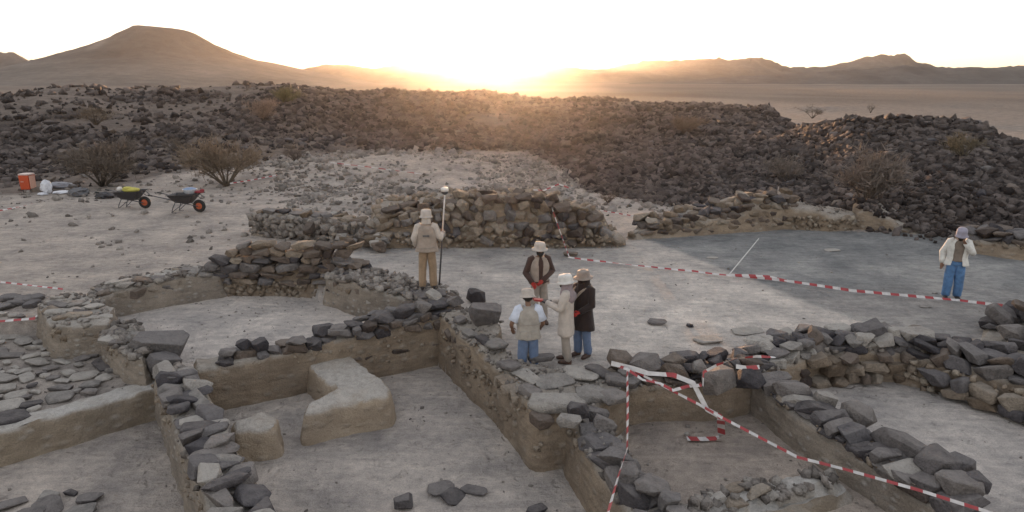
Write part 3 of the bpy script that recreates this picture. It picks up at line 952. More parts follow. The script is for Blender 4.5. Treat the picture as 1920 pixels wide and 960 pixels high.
for k, (zz, rr_, nn_) in enumerate([(.05, 1.25, 26), (.28, 1.0, 20), (.5, .7, 14), (.7, .4, 7)]):
    for i in range(nn_):
        a = r.uniform(0, 2 * PI); q = rr_ * math.sqrt(r.random())
        px_, py_ = 10.75 + q * 1.1 * math.cos(a), 12.6 + q * math.sin(a)
        l = r.uniform(.3, .65)
        stone(rt, (px_, py_, zt(px_, py_) * .5 + zz), (l, l * r.uniform(.6, .9), l * r.uniform(.35, .6)), (r.gauss(0, .25), r.gauss(0, .25), r.uniform(0, 6)), r.choice(['dark', 'dark', 'brown', 'basalt']), r.random() < .4, r=r)
# diagonal wall between the two right-hand rooms
Lw = [(4.45, 11.15, -.05), (4.7, 10.2, -.08), (4.98, 9.3, -.12), (5.35, 8.4, -.16), (5.62, 7.75, -.2), (5.78, 7.25, -.3)]
rt, zt, po = wall('narrow diagonal wall of single boulders dividing the two rooms at lower right', Lw, .27, -.75, M['mud_grey'], seed=10, batter=.1)
top_stones(rt, Lw, .25, zt, .35, ['basalt', 'dark', 'pale', 'basalt'], 101, rows=1, layers=1, hscale=.7, slab=.25, sink=.15)
top_rubble(rt, po, zt, .1, 200, 104, M['rubble_tan'])
top_stones(rt, Lw, .27, zt, .28, ['dark', 'basalt'], 102, rows=2, layers=1, hscale=.55, slab=.3, sink=.35)
face_stones(rt, (4.4, 10.7), (5.45, 7.3), -.5, -.15, .36, ['tan', 'basalt', 'brown'], 103, out=.02, chance=.55)
for (a, b, l, wd, h, rz, mk) in [(1755, 872, .5, .5, .42, .3, 'basalt'), (1800, 872, .36, .3, .3, .3, 'dark'), (1690, 835, .85, .3, .34, -1.0, 'basalt'), (1610, 778, .55, .3, .34, -1.0, 'basalt'), (1547, 752, .34, .3, .3, 0, 'pale'), (1800, 910, .55, .4, .3, .1, 'basalt'), (1828, 905, .3, .3, .25, .1, 'dark')]:
    p = P2(a, b, .0)
    stone(rt, (p[0], p[1], .0), (l, wd, h), (r.gauss(0, .08), r.gauss(0, .08), rz), mk, False, r=r)
# low plastered stub
Lw = [(1.95, 7.5, -.3), (2.6, 7.8, -.34), (3.4, 8.15, -.33), (4.1, 8.4, -.35), (4.6, 8.62, -.42)]
rt, zt, po = wall('low broken wall stub with whitish plaster top under the long tape at bottom right', Lw, .22, -.72, M['mud_pale'], seed=11, batter=.22, rnd=.1, topamp=.07)
top_rubble(rt, po, zt, .12, 90, 111, M['rubble_pale'])
top_stones(rt, Lw[:3], .18, zt, .3, ['basalt', 'pale', 'tan'], 112, rows=2, layers=1, hscale=.45, skip=.35)
# back-left wall: dark dry-stone stack
Lw = [(-7.6, 17.15, .25), (-6.6, 17.15, .45), (-5.6, 17.1, .5), (-4.6, 16.95, .45), (-3.9, 16.7, .35)]
rt, zt, po = wall('dry stone wall of stacked dark slabs behind the narrow left room', Lw, .38, -.45, M['mud'], seed=12, batter=.08)
face_stones(rt, (-7.7, 16.72), (-4.1, 16.55), .0, .95, .46, ['brown', 'dark', 'brown', 'basalt', 'tan'], 121, out=.08, depth=.4, aspect=.46, lean=.06, zf=lambda t: .45 + .55 * min(1, t * 5))
top_stones(rt, Lw, .36, zt, .42, ['brown', 'basalt', 'dark'], 122, rows=2, layers=2, slab=.4, hscale=.5)
face_rubble(rt, (-7.8, 16.75), (-4.1, 16.5), -.35, .1, .12, 130, 123, M['rubble_tan'])
Lw = [(-9.9, 15.3, .2), (-9.2, 15.95, .3), (-8.4, 16.6, .35), (-7.6, 17.05, .25)]
rt, zt, po = wall('tumbled low wall left of the dark stacked stones, pale flagstones on its crest', Lw, .45, -.45, M['mud_grey'], seed=13, batter=.15)
top_stones(rt, Lw, .42, zt, .36, ['pale', 'basalt', 'tan', 'brown'], 131, rows=3, layers=1, slab=.6, hscale=.4)
face_stones(rt, (-9.7, 14.95), (-7.7, 16.68), -.3, .25, .34, ['tan', 'brown', 'basalt'], 132, out=.05, chance=.8)
top_rubble(rt, po, zt, .09, 160, 133, M['rubble_pale'])
rt = empty('ruined_wall', (0, 0, 0), 'squared clay wall end with flat grey top at far left, beside the slab terrace', 'wall')
po = fpoly([(70, 574), (132, 543), (172, 556), (214, 576), (202, 606), (150, 611), (98, 614), (84, 596)], .28)
c, zt = earth('core', po, -.45, M['mud_grey'], rt, seed=14, batter=.12, rounds=0, rnd=.03, amp=.07)
for i in range(14):
    a, b = r.uniform(90, 200), r.uniform(556, 604)
    p = P2(a, b, .28)
    stone(rt, (p[0], p[1], .3), (r.uniform(.25, .6), r.uniform(.2, .4), r.uniform(.08, .16)), (r.gauss(0, .08), r.gauss(0, .08), r.uniform(-.5, .5)), r.choice(['pale', 'basalt', 'tan']), True, r=r)
top_rubble(rt, po, zt, .08, 100, 141, M['rubble_pale'])
face_rubble(rt, po[6][:2], po[4][:2], -.3, .2, .12, 50, 142, M['rubble_tan'])
rt = empty('ruined_wall', (0, 0, 0), 'crumbling clay stub left of the big dark block, flecked with small stones', 'wall')
po = fpoly([(190, 632), (214, 606), (258, 604), (276, 640), (270, 676), (240, 668)], .15)
c, zt = earth('core', po, -.45, M['mud_grey'], rt, seed=15, batter=.1)
top_rubble(rt, po, zt, .12, 120, 151, M['rubble_pale'])
top_stones(rt, [(*po[0][:2], .15), (*po[3][:2], .15)], .3, zt, .3, ['pale', 'basalt'], 152, rows=2, slab=.5, hscale=.4)
face_rubble(rt, po[0][:2], po[5][:2], -.3, .1, .09, 60, 153, M['rubble_tan'])
# wall between the narrow room and the court, strewn with flat pale stones
Lw = [(-4.3, 16.5, .35), (-3.5, 15.85, .4), (-2.6, 15.1, .42), (-1.9, 14.5, .42), (-1.45, 14.12, .35)]
rt, zt, po = wall('clay wall under the man with the survey pole, strewn with small pale flakes', Lw, .52, -.45, M['mud_grey'], seed=16, batter=.12)
top_stones(rt, Lw, .48, zt, .36, ['pale', 'basalt', 'brown'], 161, rows=3, layers=1, slab=.8, hscale=.3, sink=.2)
top_rubble(rt, po, zt, .12, 380, 162, M['rubble_pale'], sink=.4)
face_stones(rt, (-4.5, 16.0), (-1.8, 13.9), -.2, .35, .3, ['tan', 'brown', 'pale'], 163, out=.03, chance=.6)
KZ = zt
p = P2(803, 548, .55)
stone(rt, (p[0] + .02, p[1], .47), (.75, .6, .18), (0, 0, .2), 'basalt', True, r=random.Random(2))
p = P2(811, 552, .5)
stone(rt, (p[0] + .06, p[1] - .25, .54), (.4, .25, .2), (.3, .3, -.7), 'pale', True, r=r)
# ledge of the slab terrace
Lw = [(-6.35, 11.65, -.32), (-7.3, 10.8, -.33), (-8.3, 9.9, -.34), (-9.6, 8.7, -.36), (-11.5, 6.9, -.36)]
rt, zt, po = wall('low plastered ledge along the front of the slab terrace at left', Lw, .26, -.98, M['mud_pale'], seed=17, batter=.08, rnd=.05)
# wall behind the court
rt = empty('ruined_wall', (0, 0, 0), 'tall battered stone wall behind the people, the biggest wall on the site', 'wall')
poly = [(-4.5, 21.0, .8), (-3, 21.0, .95), (-1.4, 21.1, 1.3), (.4, 21.15, 1.45), (1.8, 21.2, 1.2), (2.7, 21.2, .8), (3.2, 21.2, .25), (3.4, 21.9, .3), (2.8, 22.8, .9), (1, 23.4, 1.35), (-2, 23.4, 1.3), (-4.5, 23, 1.1)]
c, zt = earth('core', poly, -.1, M['mud'], rt, seed=18, batter=.45, rnd=.1)
hz = lambda t: np.interp(t, [0, .2, .45, .65, .8, .93, 1], [.75, .95, 1.35, 1.5, 1.25, .7, .2])
face_stones(rt, (-4.6, 20.62), (3.3, 20.75), .08, 1.6, .38, ['tan', 'brown', 'tan', 'brown', 'tan', 'basalt'], 181, out=.12, depth=.5, aspect=.66, lean=.3, zf=hz, chance=.95, wild=3.0)  # tan and brown mix; part of its warmth is orange glow put into the colour
top_stones(rt, [(-4.3, 21.4, 1), (0, 21.5, 1), (2.6, 21.5, 1)], .6, zt, .46, ['tan', 'brown', 'brown'], 182, rows=3, layers=1.2, hscale=.6, jit=2.6)
top_rubble(rt, poly, zt, .2, 260, 184, M['rubble_tan'])
face_rubble(rt, (-4.6, 20.5), (3.3, 20.6), .0, .4, .10, 110, 183, M['rubble_tan'], out=.0)
rt = empty('ruined_wall', (0, 0, 0), 'grey mortared wall of small stones left of the man with the survey pole', 'wall')
Lw = [(-8.6, 22.7, .75), (-7.5, 22.4, .8), (-6.3, 22.1, .75), (-5.2, 21.6, .7), (-4.4, 21.0, .5)]
po = buffer([Vector(p) for p in Lw], .38)
c, zt = earth('core', po, -.1, M['mud_grey'], rt, seed=19, batter=.12)
face_rubble(rt, (-8.7, 22.3), (-4.6, 20.75), .05, .75, .2, 300, 191, M['rubble_pale'], out=-.02)
top_stones(rt, Lw, .36, zt, .4, ['pale', 'tan', 'basalt'], 192, rows=2, layers=1, slab=.5, hscale=.5)
for i in range(34):
    t = r.random(); k = r.random()
    px_, py_ = -6.3 + 2.9 * t + r.gauss(0, .25), 21.4 - 1.6 * t * k - .4 * k
    l = r.uniform(.25, .6)
    stone(rt, (px_, py_, .1 + .55 * (1 - k) * (1 - t * .3)), (l, l * .75, l * .6), (r.gauss(0, .2), r.gauss(0, .2), r.uniform(0, 6)), r.choice(['pale', 'tan', 'brown']), r.random() < .3, r=r)
rt = empty('ruined_wall', (0, 0, 0), 'low rubble wall right of the gap, rising towards the dark stone mound', 'wall')
poly = [(3.95, 21.9, .25), (5.5, 22.3, .45), (7.2, 22.8, .7), (8.8, 23.3, .95), (9.9, 23.7, 1.0), (9.9, 25, 1.1), (8.5, 24.8, 1.0), (6.5, 24.2, .75), (4.6, 23.2, .35)]
c, zt = earth('core', poly, -.1, M['mud'], rt, seed=20, batter=.3, rnd=.15)
face_stones(rt, (3.9, 21.7), (9.9, 23.45), .08, 1.0, .36, ['tan', 'brown', 'brown'], 201, out=.06, depth=.4, aspect=.6, lean=.3, chance=.8, zf=lambda t: .25 + .75 * t)
top_stones(rt, [(4.2, 22.4, 0), (7, 23.3, 0), (9.7, 24.3, 0)], .6, zt, .4, ['brown', 'tan', 'dark'], 202, rows=3, layers=1.2, jit=2)
rt = empty('clay_bank', (0, 0, 0), 'tan clay bank with small stones on top behind the grey half of the court', 'bank')
poly = [(9.4, 23.45, .85), (10.2, 23.35, .72), (11.2, 23.1, .55), (12.2, 22.85, .42), (12.6, 23.8, .5), (11.5, 24.6, .6), (9.6, 24.8, .95)]
c, zt = earth('core', poly, -.1, M['mud'], rt, seed=21, batter=.2, rnd=.1, amp=.1, rounds=0)
top_rubble(rt, poly, zt, .08, 70, 211, M['rubble_pale'])
face_rubble(rt, (9.4, 23.3), (12.2, 22.7), .0, .5, .12, 60, 212, M['rubble_tan'])
rt = empty('clay_bank', (0, 0, 0), 'sloping tan clay bank falling towards the man in blue trousers', 'bank')
poly = [(11.9, 23.0, .8), (12.4, 22.5, .6), (12.9, 21.9, .4), (13.5, 21.35, .12), (14.3, 21.6, .15), (14.2, 23.2, .5), (13.0, 24.0, .85), (12.2, 24.0, .9)]
c, zt = earth('core', poly, -.1, M['mud'], rt, seed=22, batter=.2, rnd=.1, amp=.1, rounds=0)
top_rubble(rt, poly, zt, .2, 160, 221, M['rubble'])
Lw = [(13.9, 20.9, .3), (14.9, 19.9, .42), (16.2, 18.6, .45), (17.6, 17.2, .45)]
rt, zt, po = wall('dark stone revetment beyond the man in blue trousers at the right edge', Lw, .55, -.15, M['mud'], seed=23, batter=.2)
top_stones(rt, Lw, .6, zt, .42, ['dark', 'dark', 'brown'], 231, rows=3, layers=2, jit=2)
face_rubble(rt, (13.5, 20.5), (17.2, 16.8), .0, .4, .14, 120, 232, M['rubble_tan'])
# clay bench and stub in the middle room
o, _ = earth('clay_bench', fpoly([(566, 778), (650, 758), (728, 744), (735, 728), (712, 706), (650, 660), (608, 646), (566, 668), (590, 702), (632, 730), (574, 754)], -.3), -.92, M['bench'], None, seed=24, batter=.06, rnd=.05, amp=.05, topamp=.05, rounds=0, step=.06)
tag(o, 'L-shaped smooth clay bench standing in the middle room', 'bench')
o, _ = earth('clay_bench', fpoly([(436, 786), (490, 772), (520, 784), (518, 802), (490, 808), (440, 810)], -.36), -.92, M['bench'], None, seed=25, batter=.08, rnd=.05, amp=.06, rounds=0, step=.06)
tag(o, 'small clay stub against the left wall in the middle room', 'bench')
#@@LOOSE
# ================================================================== LOOSE STONES
def loose(px, py, z, dims, rz, mk, slab, label, cat='stone', name='stone', seed=0, tilt=0.0):
    p = G(px, py, z)
    zz = tz(p.x, p.y) if abs(tz(p.x, p.y) - z) < .15 else z
    r = random.Random(seed)
    o = stone(None, (p.x, p.y, zz + dims[2] * .42), dims, (tilt, tilt * .5, rz), mk, slab, name, r)
    return tag(o, label, cat)
loose(910, 606, .3, (.68, .52, .44), .1, 'basalt', False, 'big pale-topped boulder perched at the corner left of the grey vest man', 'boulder', 'boulder', 4)
loose(894, 565, .0, (.46, .4, .34), .3, 'basalt', False, 'dark grey boulder behind the pale-topped boulder at the court corner', 'boulder', 'boulder', 6)
loose(850, 573, .25, (.32, .3, .28), .9, 'pale', False, 'small pale stone right of the foot of the survey pole', seed=3)
loose(1232, 606, .0, (.42, .3, .1), -.2, 'basalt', True, 'flat grey stone lying alone on the court right of the dark coat', seed=1)
loose(1294, 611, .0, (.16, .12, .07), .2, 'dark', False, 'small black pebble lying on the pale court floor', seed=5)
loose(1326, 640, .0, (.55, .4, .08), .1, 'pale', True, 'pale flat slab on the court in front of the dark rubble wall', seed=2)
loose(1400, 622, .0, (.7, .45, .05), .2, 'pale', True, 'thin half-buried slab beside the pale flat slab on the court', seed=4)
loose(1735, 577, .0, (.28, .16, .04), .0, 'pale', True, 'white flat fragment on the court left of the man in blue trousers', seed=1)
loose(1335, 485, .0, (.35, .2, .04), .0, 'pale', True, 'pale flake on the grey half of the court near the tape corner', seed=3)
loose(1070, 480, .0, (.45, .25, .14), .0, 'brown', False, 'brown stone holding down the tape at the back of the court', seed=3)
loose(1560, 470, .0, (.5, .3, .05), .1, 'pale', True, 'pale flake on the far side of the grey half of the court', seed=5)
loose(826, 918, -.85, (.42, .36, .06), .3, 'basalt', True, 'left slab of the three flat slabs on the middle room floor', seed=1)
loose(850, 928, -.80, (.40, .34, .06), .9, 'basalt', True, 'middle one of the three flat slabs, leaning on its neighbour', seed=3, tilt=.22)
loose(890, 922, -.85, (.42, .24, .06), -.4, 'basalt', True, 'rightmost and thinnest of the three flat slabs on the middle room floor', seed=4)
loose(757, 950, -.85, (.28, .22, .2), .3, 'basalt', False, 'rounded grey stone left of the three flat slabs', seed=2)
loose(1006, 960, -.85, (.3, .2, .1), .5, 'basalt', True, 'flat grey stone at the bottom edge below the right wall of the middle room', seed=2)
loose(1288, 816, -.62, (.1, .08, .06), .5, 'pale', False, 'little pale stone on the red and white loose tape end', seed=2)
# slabs laid out on the left terrace and in the room below it
r = random.Random(77)
pts = []
tries = 0
while len(pts) < 72 and tries < 6000:
    tries += 1
    a = r.uniform(-60, 208); b = r.uniform(618, 792)
    if b > 792 - a * .30 or (a > 150 and b < 668) or (a > 60 and b < 640): continue
    p = G(a, b, -.36)
    s_ = r.choice([.2, .3, .4, .5, .62]) * r.uniform(.85, 1.1)
    if any((p.xy - q.xy).length < .44 * (s_ + t_) for q, t_ in pts): continue
    pts.append((p, s_))
for p, s_ in pts:
    stone(GROUND[5], (p.x, p.y, tz(p.x, p.y) + .035), (s_ * 1.12, s_ * r.uniform(.6, .9), r.uniform(.06, .11)), (r.gauss(0, .08), r.gauss(0, .08), r.uniform(-.9, .9)), r.choice(['basalt', 'pale', 'pale']), True, 'slab', r)
for (a, b, s_) in [(18, 948, .45), (88, 950, .5), (90, 930, .32), (132, 924, .2), (166, 935, .36), (55, 965, .4), (150, 962, .4), (-30, 940, .4), (210, 975, .3)]:
    p = G(a, b, -.86)
    stone(GROUND[4], (p.x, p.y, tz(p.x, p.y) + .035), (s_, s_ * .75, .08), (r.gauss(0, .05), r.gauss(0, .05), r.uniform(-.9, .9)), r.choice(['basalt', 'basalt', 'pale']), True, 'slab', r)
for (a, b) in [(20, 562), (45, 566), (70, 562), (60, 575), (30, 572), (10, 580)]:
    p = G(a, b, 0)
    stone(GROUND[0], (p.x, p.y, tz(p.x, p.y) + .06), (r.uniform(.3, .6), .35, .16), (r.gauss(0, .1), r.gauss(0, .1), r.uniform(-.9, .9)), 'dark', True, 'slab', r)

# ================================================================== LAVA FIELD STONES
g = np.random.default_rng(21)
N = 800000
bb = g.uniform(R(-46), R(46), N)
dd = np.exp(g.uniform(np.log(24), np.log(150), N))
x, y = dd * np.sin(bb), dd * np.cos(bb)
mk_, _ = field(x, y)
cl = fbm(x * .12, y * .12, 55, 4)
ok = (g.uniform(0, 1, N) < mk_ * np.clip(.62 + cl * 1.3, .12, 1) * (1 - .88 * GAP(x, y))) & (mk_ > .12)
ok &= g.uniform(0, 1, N) < np.clip(50 / dd, .25, 1) * .62
x, y, dd = x[ok], y[ok], dd[ok]
zz = terrain(x, y)[0]
size = np.clip(.06 + dd * .0031, .09, .48) * np.exp(np.minimum(g.normal(-.1, .62, len(x)), 1.0))
o = link('rubble', rubble_mesh('rubble', np.stack([x, y, zz + size * .12], 1), size, 22), M['rubble'], GROUND[1])
o['kind'] = 'stuff'
# the largest near boulders, one by one
r = random.Random(31)
cnt = 0
while cnt < 290:
    b_ = r.uniform(-.62, .66); d_ = r.uniform(25, 62)
    px_, py_ = d_ * math.sin(b_), d_ * math.cos(b_)
    mm, _ = field(np.array([px_]), np.array([py_]))
    if mm[0] < .5: continue
    l = r.uniform(.24, .5) * (.8 + d_ / 80)
    stone(GROUND[1], (px_, py_, tz(px_, py_) + l * .14), (l, l * r.uniform(.6, .9), l * r.uniform(.4, .7)), (r.gauss(0, .3), r.gauss(0, .3), r.uniform(0, 6)), r.choice(['dark', 'brown', 'dark', 'brown', 'basalt']), r.random() < .25, 'stone', r)
    cnt += 1
# scattered paler stones on the open ground before the field
N = 80000
bb = g.uniform(R(-44), R(44), N); dd = np.exp(g.uniform(np.log(21), np.log(62), N))
x, y = dd * np.sin(bb), dd * np.cos(bb)
m_, _ = field(x, y)
zz, lb = terrain(x, y)
col_ = 960 + 1322 * np.tan(bb)
dens = np.where((col_ > 500) & (col_ < 1130) & (dd > 22.5), .6, np.where((col_ <= 500) & (dd > 29.5), .12, np.where((col_ > 500) & (dd > 24), .25, .025)))
dens = dens * (1 - .93 * np.exp(-((x - 4.9) / 1.3) ** 4 - ((y - 24.6) / 2.6) ** 4))
dens = dens * np.clip(.7 + 1.2 * fbm(x * .3, y * .3, 66, 3), .05, 1.3)
clear = (np.abs(x + 15.6) < 3.2) & (np.abs(y - 27.2) < 1.3) | (np.abs(x + 12) < 1.6) & (np.abs(y - 26.6) < 1.2)
ok = ~clear & (lb == 0) & (m_ < .5) & (g.uniform(0, 1, N) < dens)
x, y, zz, dd = x[ok], y[ok], zz[ok], dd[ok]
size = np.clip(.045 + dd * .0017, .05, .25) * np.exp(g.normal(0, .55, len(x)))
o = link('rubble', rubble_mesh('rubble', np.stack([x, y, zz + size * .12], 1), size, 23), M['rubble_pale'], GROUND[0])
o['kind'] = 'stuff'
# crumbs on the floors
N = 9000
x = g.uniform(-12, 12, N); y = g.uniform(6.5, 21, N)
zz, lb = terrain(x, y)
dn = np.array([.5, 0, .10, .35, .35, .5, .35, .6, .35])[lb] * np.clip(.5 + 1.5 * fbm(x * .7, y * .7, 77, 3), .02, 1.5)
ok = g.uniform(0, 1, N) < dn
x, y, zz, lb = x[ok], y[ok], zz[ok], lb[ok]
size = .022 * np.exp(g.normal(0, .6, len(x)))
o = link('pebbles', rubble_mesh('pebbles', np.stack([x, y, zz + size * .15], 1), size, 24), M['rubble_pale'], None)
o['kind'] = 'stuff'; o['label'] = 'small pale crumbs of stone scattered over the excavated floors'
# ================================================================== BARRIER TAPE
def tape(label, pts, width=.062, sag=.0, name='barrier_tape', twist=1.0, period=.36, seed=0, mat=None, group=None, cat='tape', ang=-.9):
    pts = [Vector(p) for p in pts]
    r = random.Random(seed)
    P = []
    for i in range(len(pts) - 1):
        a, b = pts[i], pts[i + 1]
        k = max(3, int((b - a).length / .05))
        for j in range(k):
            t = j / k
            q = a.lerp(b, t)
            q.z -= sag * 4 * t * (1 - t)
            P.append(q)
    P.append(pts[-1])
    v = []; uv = []; f = []
    s = 0
    ph = r.uniform(0, 6)
    for i, p in enumerate(P):
        d = (P[min(i + 1, len(P) - 1)] - P[max(i - 1, 0)]).normalized()
        side = d.cross(Vector((0, 0, 1)))
        if side.length < .1: side = Vector((1, 0, 0))
        side.normalize()
        up = side.cross(d).normalized()
        if i: s += (p - P[i - 1]).length
        an = ang + twist * 1.3 * noise.noise((s * .8 + ph, ph, seed))
        n_ = up * math.sin(an) + side * math.cos(an)
        ww = width * (1 - .25 * abs(noise.noise((s * 1.9, seed, 3.0))))
        v += [p + n_ * ww / 2, p - n_ * ww / 2]
        uv += [(s / period, 0), (s / period, width / period)]
    for i in range(len(P) - 1):
        f.append((2 * i, 2 * i + 1, 2 * i + 3, 2 * i + 2))
    me = pymesh(name, v, f)
    ul = me.uv_layers.new(name='UVMap')
    for lp in me.loops: ul.data[lp.index].uv = uv[lp.vertex_index]
    me.shade_smooth()
    o = link(name, me, mat or M['tape'])
    return tag(o, label, cat, group)
A0 = G(1176, 688, .55)
tape('upright tape from the tangle on the rubble wall down to the bottom edge', [A0, G(1177, 770, .42), G(1176, 842, .28), G(1160, 890, .2), G(1132, 990, .05)], seed=1, twist=.5, width=.05, period=.3)
T2a = G(1352, 782, .0)
tape('long tape running diagonally from the tangle to the bottom right corner', [A0, G(1240, 722, .32), G(1310, 758, .12), T2a, G(1495, 857, -.15), G(1585, 880, -.2), G(1720, 918, -.02), G(1900, 975, .05)], seed=2, twist=.35, width=.042, period=.3)
tape('crumpled whitish tape drooping from the rubble wall onto the diagonal tape', [G(1146, 681, .55), G(1185, 690, .56), G(1215, 700, .5), G(1262, 703, .5), G(1300, 718, .42), G(1312, 742, .22), G(1326, 768, .02), T2a], seed=3, width=.08, period=1.1, mat=M['tape_pale'])
tape('second strand of tape in the tangle on top of the rubble wall', [G(1150, 683, .5), G(1176, 692, .57), G(1205, 712, .45), G(1238, 719, .38), G(1262, 732, .32), G(1290, 724, .36), G(1316, 722, .4)], seed=4, width=.05, twist=2.4, period=.3)
tape('loose tape end lying in a bent strip on the floor of the small right-hand room', [T2a + Vector((0, .01, -.01)), G(1352, 800, -.3), G(1353, 818, -.53), G(1340, 822, -.585), G(1316, 823, -.585), G(1288, 822, -.58)], seed=5, width=.12, twist=.15, period=.3, ang=.15)
tape('tape wound over the square boulder on the rubble wall', [G(1318, 724, .4), G(1319, 698, .52), G(1345, 684, .62), G(1382, 672, .6), G(1420, 668, .55), G(1454, 670, .5)], seed=6, width=.045, twist=2.2)
tape('short red and white piece of tape between boulders of the rubble wall', [G(1380, 687, .5), G(1400, 690, .48), G(1424, 688, .5)], seed=7, width=.075)
C0 = G(1366, 516, .08)
tape('tape along the floor from the back of the court to the bend on the court', [G(1066, 482, .18), G(1130, 490, .12), G(1220, 500, .1), G(1300, 508, .08), C0], seed=8, width=.055, period=.36, sag=.01)
tape('tape from the bend on the court past the feet of the man in blue trousers', [C0, G(1440, 522, .1), G(1500, 530, .1), G(1600, 545, .12), G(1700, 554, .14), G(1800, 563, .12), G(1880, 573, .25)], seed=9, width=.07, period=.36, twist=.7)
tape('doubled loop of tape at the bend on the court', [C0, G(1400, 516, .16), G(1440, 518, .14), G(1482, 528, .1)], seed=10, width=.065, period=.36, twist=.5)
tape('tape hanging down the face of the tall stone wall', [GY(1028, 368, 21.3), GY(1040, 405, 20.8), GY(1054, 445, 20.5), G(1067, 481, .15)], seed=11, width=.035, period=.4)
tape('tape across the top of the tall stone wall', [GY(1000, 356, 22.0), GY(1020, 357, 22.2), GY(1048, 345, 22.6), GY(1066, 352, 22.6)], seed=12, width=.05)
tape('tape across the pale path behind the gap in the walls', [G(1125, 394, .1), G(1170, 402, .08), G(1230, 411, .1), G(1270, 418, .15)], seed=13, width=.045)
S1 = GY(1460, 350, 24.6)
tape('thin taut string from the bend on the court to the stake by the mound', [C0, G(1423, 447, .25)], seed=14, width=.03, period=30, twist=0, mat=plain('white_string', (.6, .58, .56)), name='string', cat='string')
tape('tape across the left edge of the back yard, in front of the bare earth', [G(-60, 522, .25), G(40, 533, .25), G(118, 542, .3)], seed=15, width=.045)
tape('far tape at the left edge below the orange cooler', [G(-30, 400, .25), G(20, 391, .25), G(62, 382, .25)], seed=16, width=.06)
tape('tape tied to the brown bush', [PT(432, 352) + Vector((0, 0, .2)), PT(475, 345) + Vector((0, 0, .2)), PT(520, 338) + Vector((0, 0, .25))], seed=17, width=.06)
tape('distant tape on the grey stony rise', [PT(620, 312) + Vector((0, 0, .2)), PT(690, 320) + Vector((0, 0, .2)), PT(790, 334) + Vector((0, 0, .2))], seed=18, width=.05, period=.8)
tape('tape lying beside the squared clay wall end at far left', [G(20, 621, -.3), G(50, 602, -.1), G(73, 590, .1)], seed=19, width=.07)
tape('short tape reaching the crumbling clay stub', [G(140, 648, -.33), G(165, 638, -.2), G(192, 632, .05)], seed=20, width=.07)
tape('tape at the left edge above the slab terrace', [G(-20, 604, .0), G(30, 600, .05), G(66, 597, .1)], seed=21, width=.06)
mb = MB(); b_ = G(1432, 432, 0); b_.z = .7
mb.tube([GY(1452, 395, 24.6), GY(1458, 360, 24.6), S1], [.02, .018, .015], 6)
tag(mb.build('stake', plain('weathered_wood', (.35, .31, .28))), 'thin pale stake standing on the rubble right of the gap', 'stake')

# ================================================================== WHEELBARROWS, COOLER, BAGS
M['black_plastic'] = plain('black_tray', (.035, .032, .036), .5)
M['tyre'] = plain('rubber', (.02, .02, .02), .8)
M['rim'] = plain('red_rim', (.42, .085, .03), .5)
M['tube'] = plain('grey_tube', (.10, .10, .11), .45, .6)
def wheelbarrow(label, wheel_px, sc=1.0):
    b = PT(*wheel_px)
    root = empty('wheelbarrow', (b.x - .45 * sc, b.y, tz(b.x, b.y)), label, 'wheelbarrow', 'wheelbarrows parked at the edge of the stony ground', -.06)
    root.scale = (sc, sc, sc)
    mb = MB()      # tray: sloped box with rim
    def rect(x0, x1, y, z0, z1): return [(x0, -y, z0), (x1, -y, z1), (x1, y, z1), (x0, y, z0)]
    rings = [rect(-.30, .16, .18, .36, .33), rect(-.50, .42, .32, .62, .66), rect(-.53, .45, .34, .63, .67), rect(-.53, .45, .34, .61, .65)]
    v = [p for q in rings for p in q]
    f = [(3, 2, 1, 0)]
    for i in range(3):
        for k in range(4):
            f.append((i * 4 + k, i * 4 + (k + 1) % 4, i * 4 + 4 + (k + 1) % 4, i * 4 + 4 + k))
    mb.add(v, f)
    mb.build('tray', M['black_plastic'], root, smooth=False)
    wl = MB()
    ring = [(.45 + .16 * math.cos(a), 0, .23 + .16 * math.sin(a)) for a in [2 * PI * i / 20 for i in range(21)]]
    wl.tube(ring, .062, 8, cap=False)
    o = wl.build('wheel', M['tyre'], root)
    rm = MB()
    for sy in (-1, 1):
        rm.add([(.45, sy * .05, .23)] + [(.45 + .125 * math.cos(2 * PI * i / 16), sy * .035, .23 + .125 * math.sin(2 * PI * i / 16)) for i in range(16)], [(0, 1 + i, 1 + (i + 1) % 16) for i in range(16)])
    rm.tube([(.45, -.09, .23), (.45, .09, .23)], .03, 8)
    rm.build('rim', M['rim'], o)
    for sy in (-1, 1):
        h = MB()
        h.tube([(-1.12, sy * .29, .62), (-.95, sy * .28, .60), (-.55, sy * .24, .50), (-.1, sy * .16, .36), (.45, sy * .10, .23)], .018, 8)
        o = h.build('handle', M['tube'], root)
        gpm = MB(); gpm.tube([(-1.15, sy * .29, .625), (-1.0, sy * .283, .605)], .026, 8)
        gpm.build('grip', M['tyre'], o)
        l = MB()
        l.tube([(-.25, sy * .2, .42), (-.36, sy * .23, .2), (-.42, sy * .24, .02), (-.26, sy * .24, .015)], .016, 6)
        l.tube([(-.40, sy * .24, .04), (-.02, sy * .15, .34)], .012, 6)
        l.build('leg', M['tube'], root)
    br = MB(); br.tube([(.42, -.12, .66), (.60, -.11, .5), (.60, .11, .5), (.42, .12, .66)], .014, 6)
    br.build('bumper', M['tube'], root)
    return root
b1 = wheelbarrow('left wheelbarrow carrying a yellow folded sack, nearer the dark bush', (274, 391), 1.12)
b2 = wheelbarrow('right wheelbarrow with a blue and white basin on its tray', (376, 399), 1.12)
def at(root, p):
    return root.location + Matrix.Rotation(root.rotation_euler.z, 3, 'Z') @ (Vector(p) * root.scale.x)
mb = MB(); c = at(b1, (.0, 0, .68)); mb.ball(c, (.36, .22, .10), 12, 6); mb.ball(c + Vector((-.1, -.05, .07)), (.2, .16, .07), 10, 5)
tag(mb.build('sack', plain('yellow_sack', (.50, .45, .10))), 'yellow folded sack lying in the left wheelbarrow', 'sack')
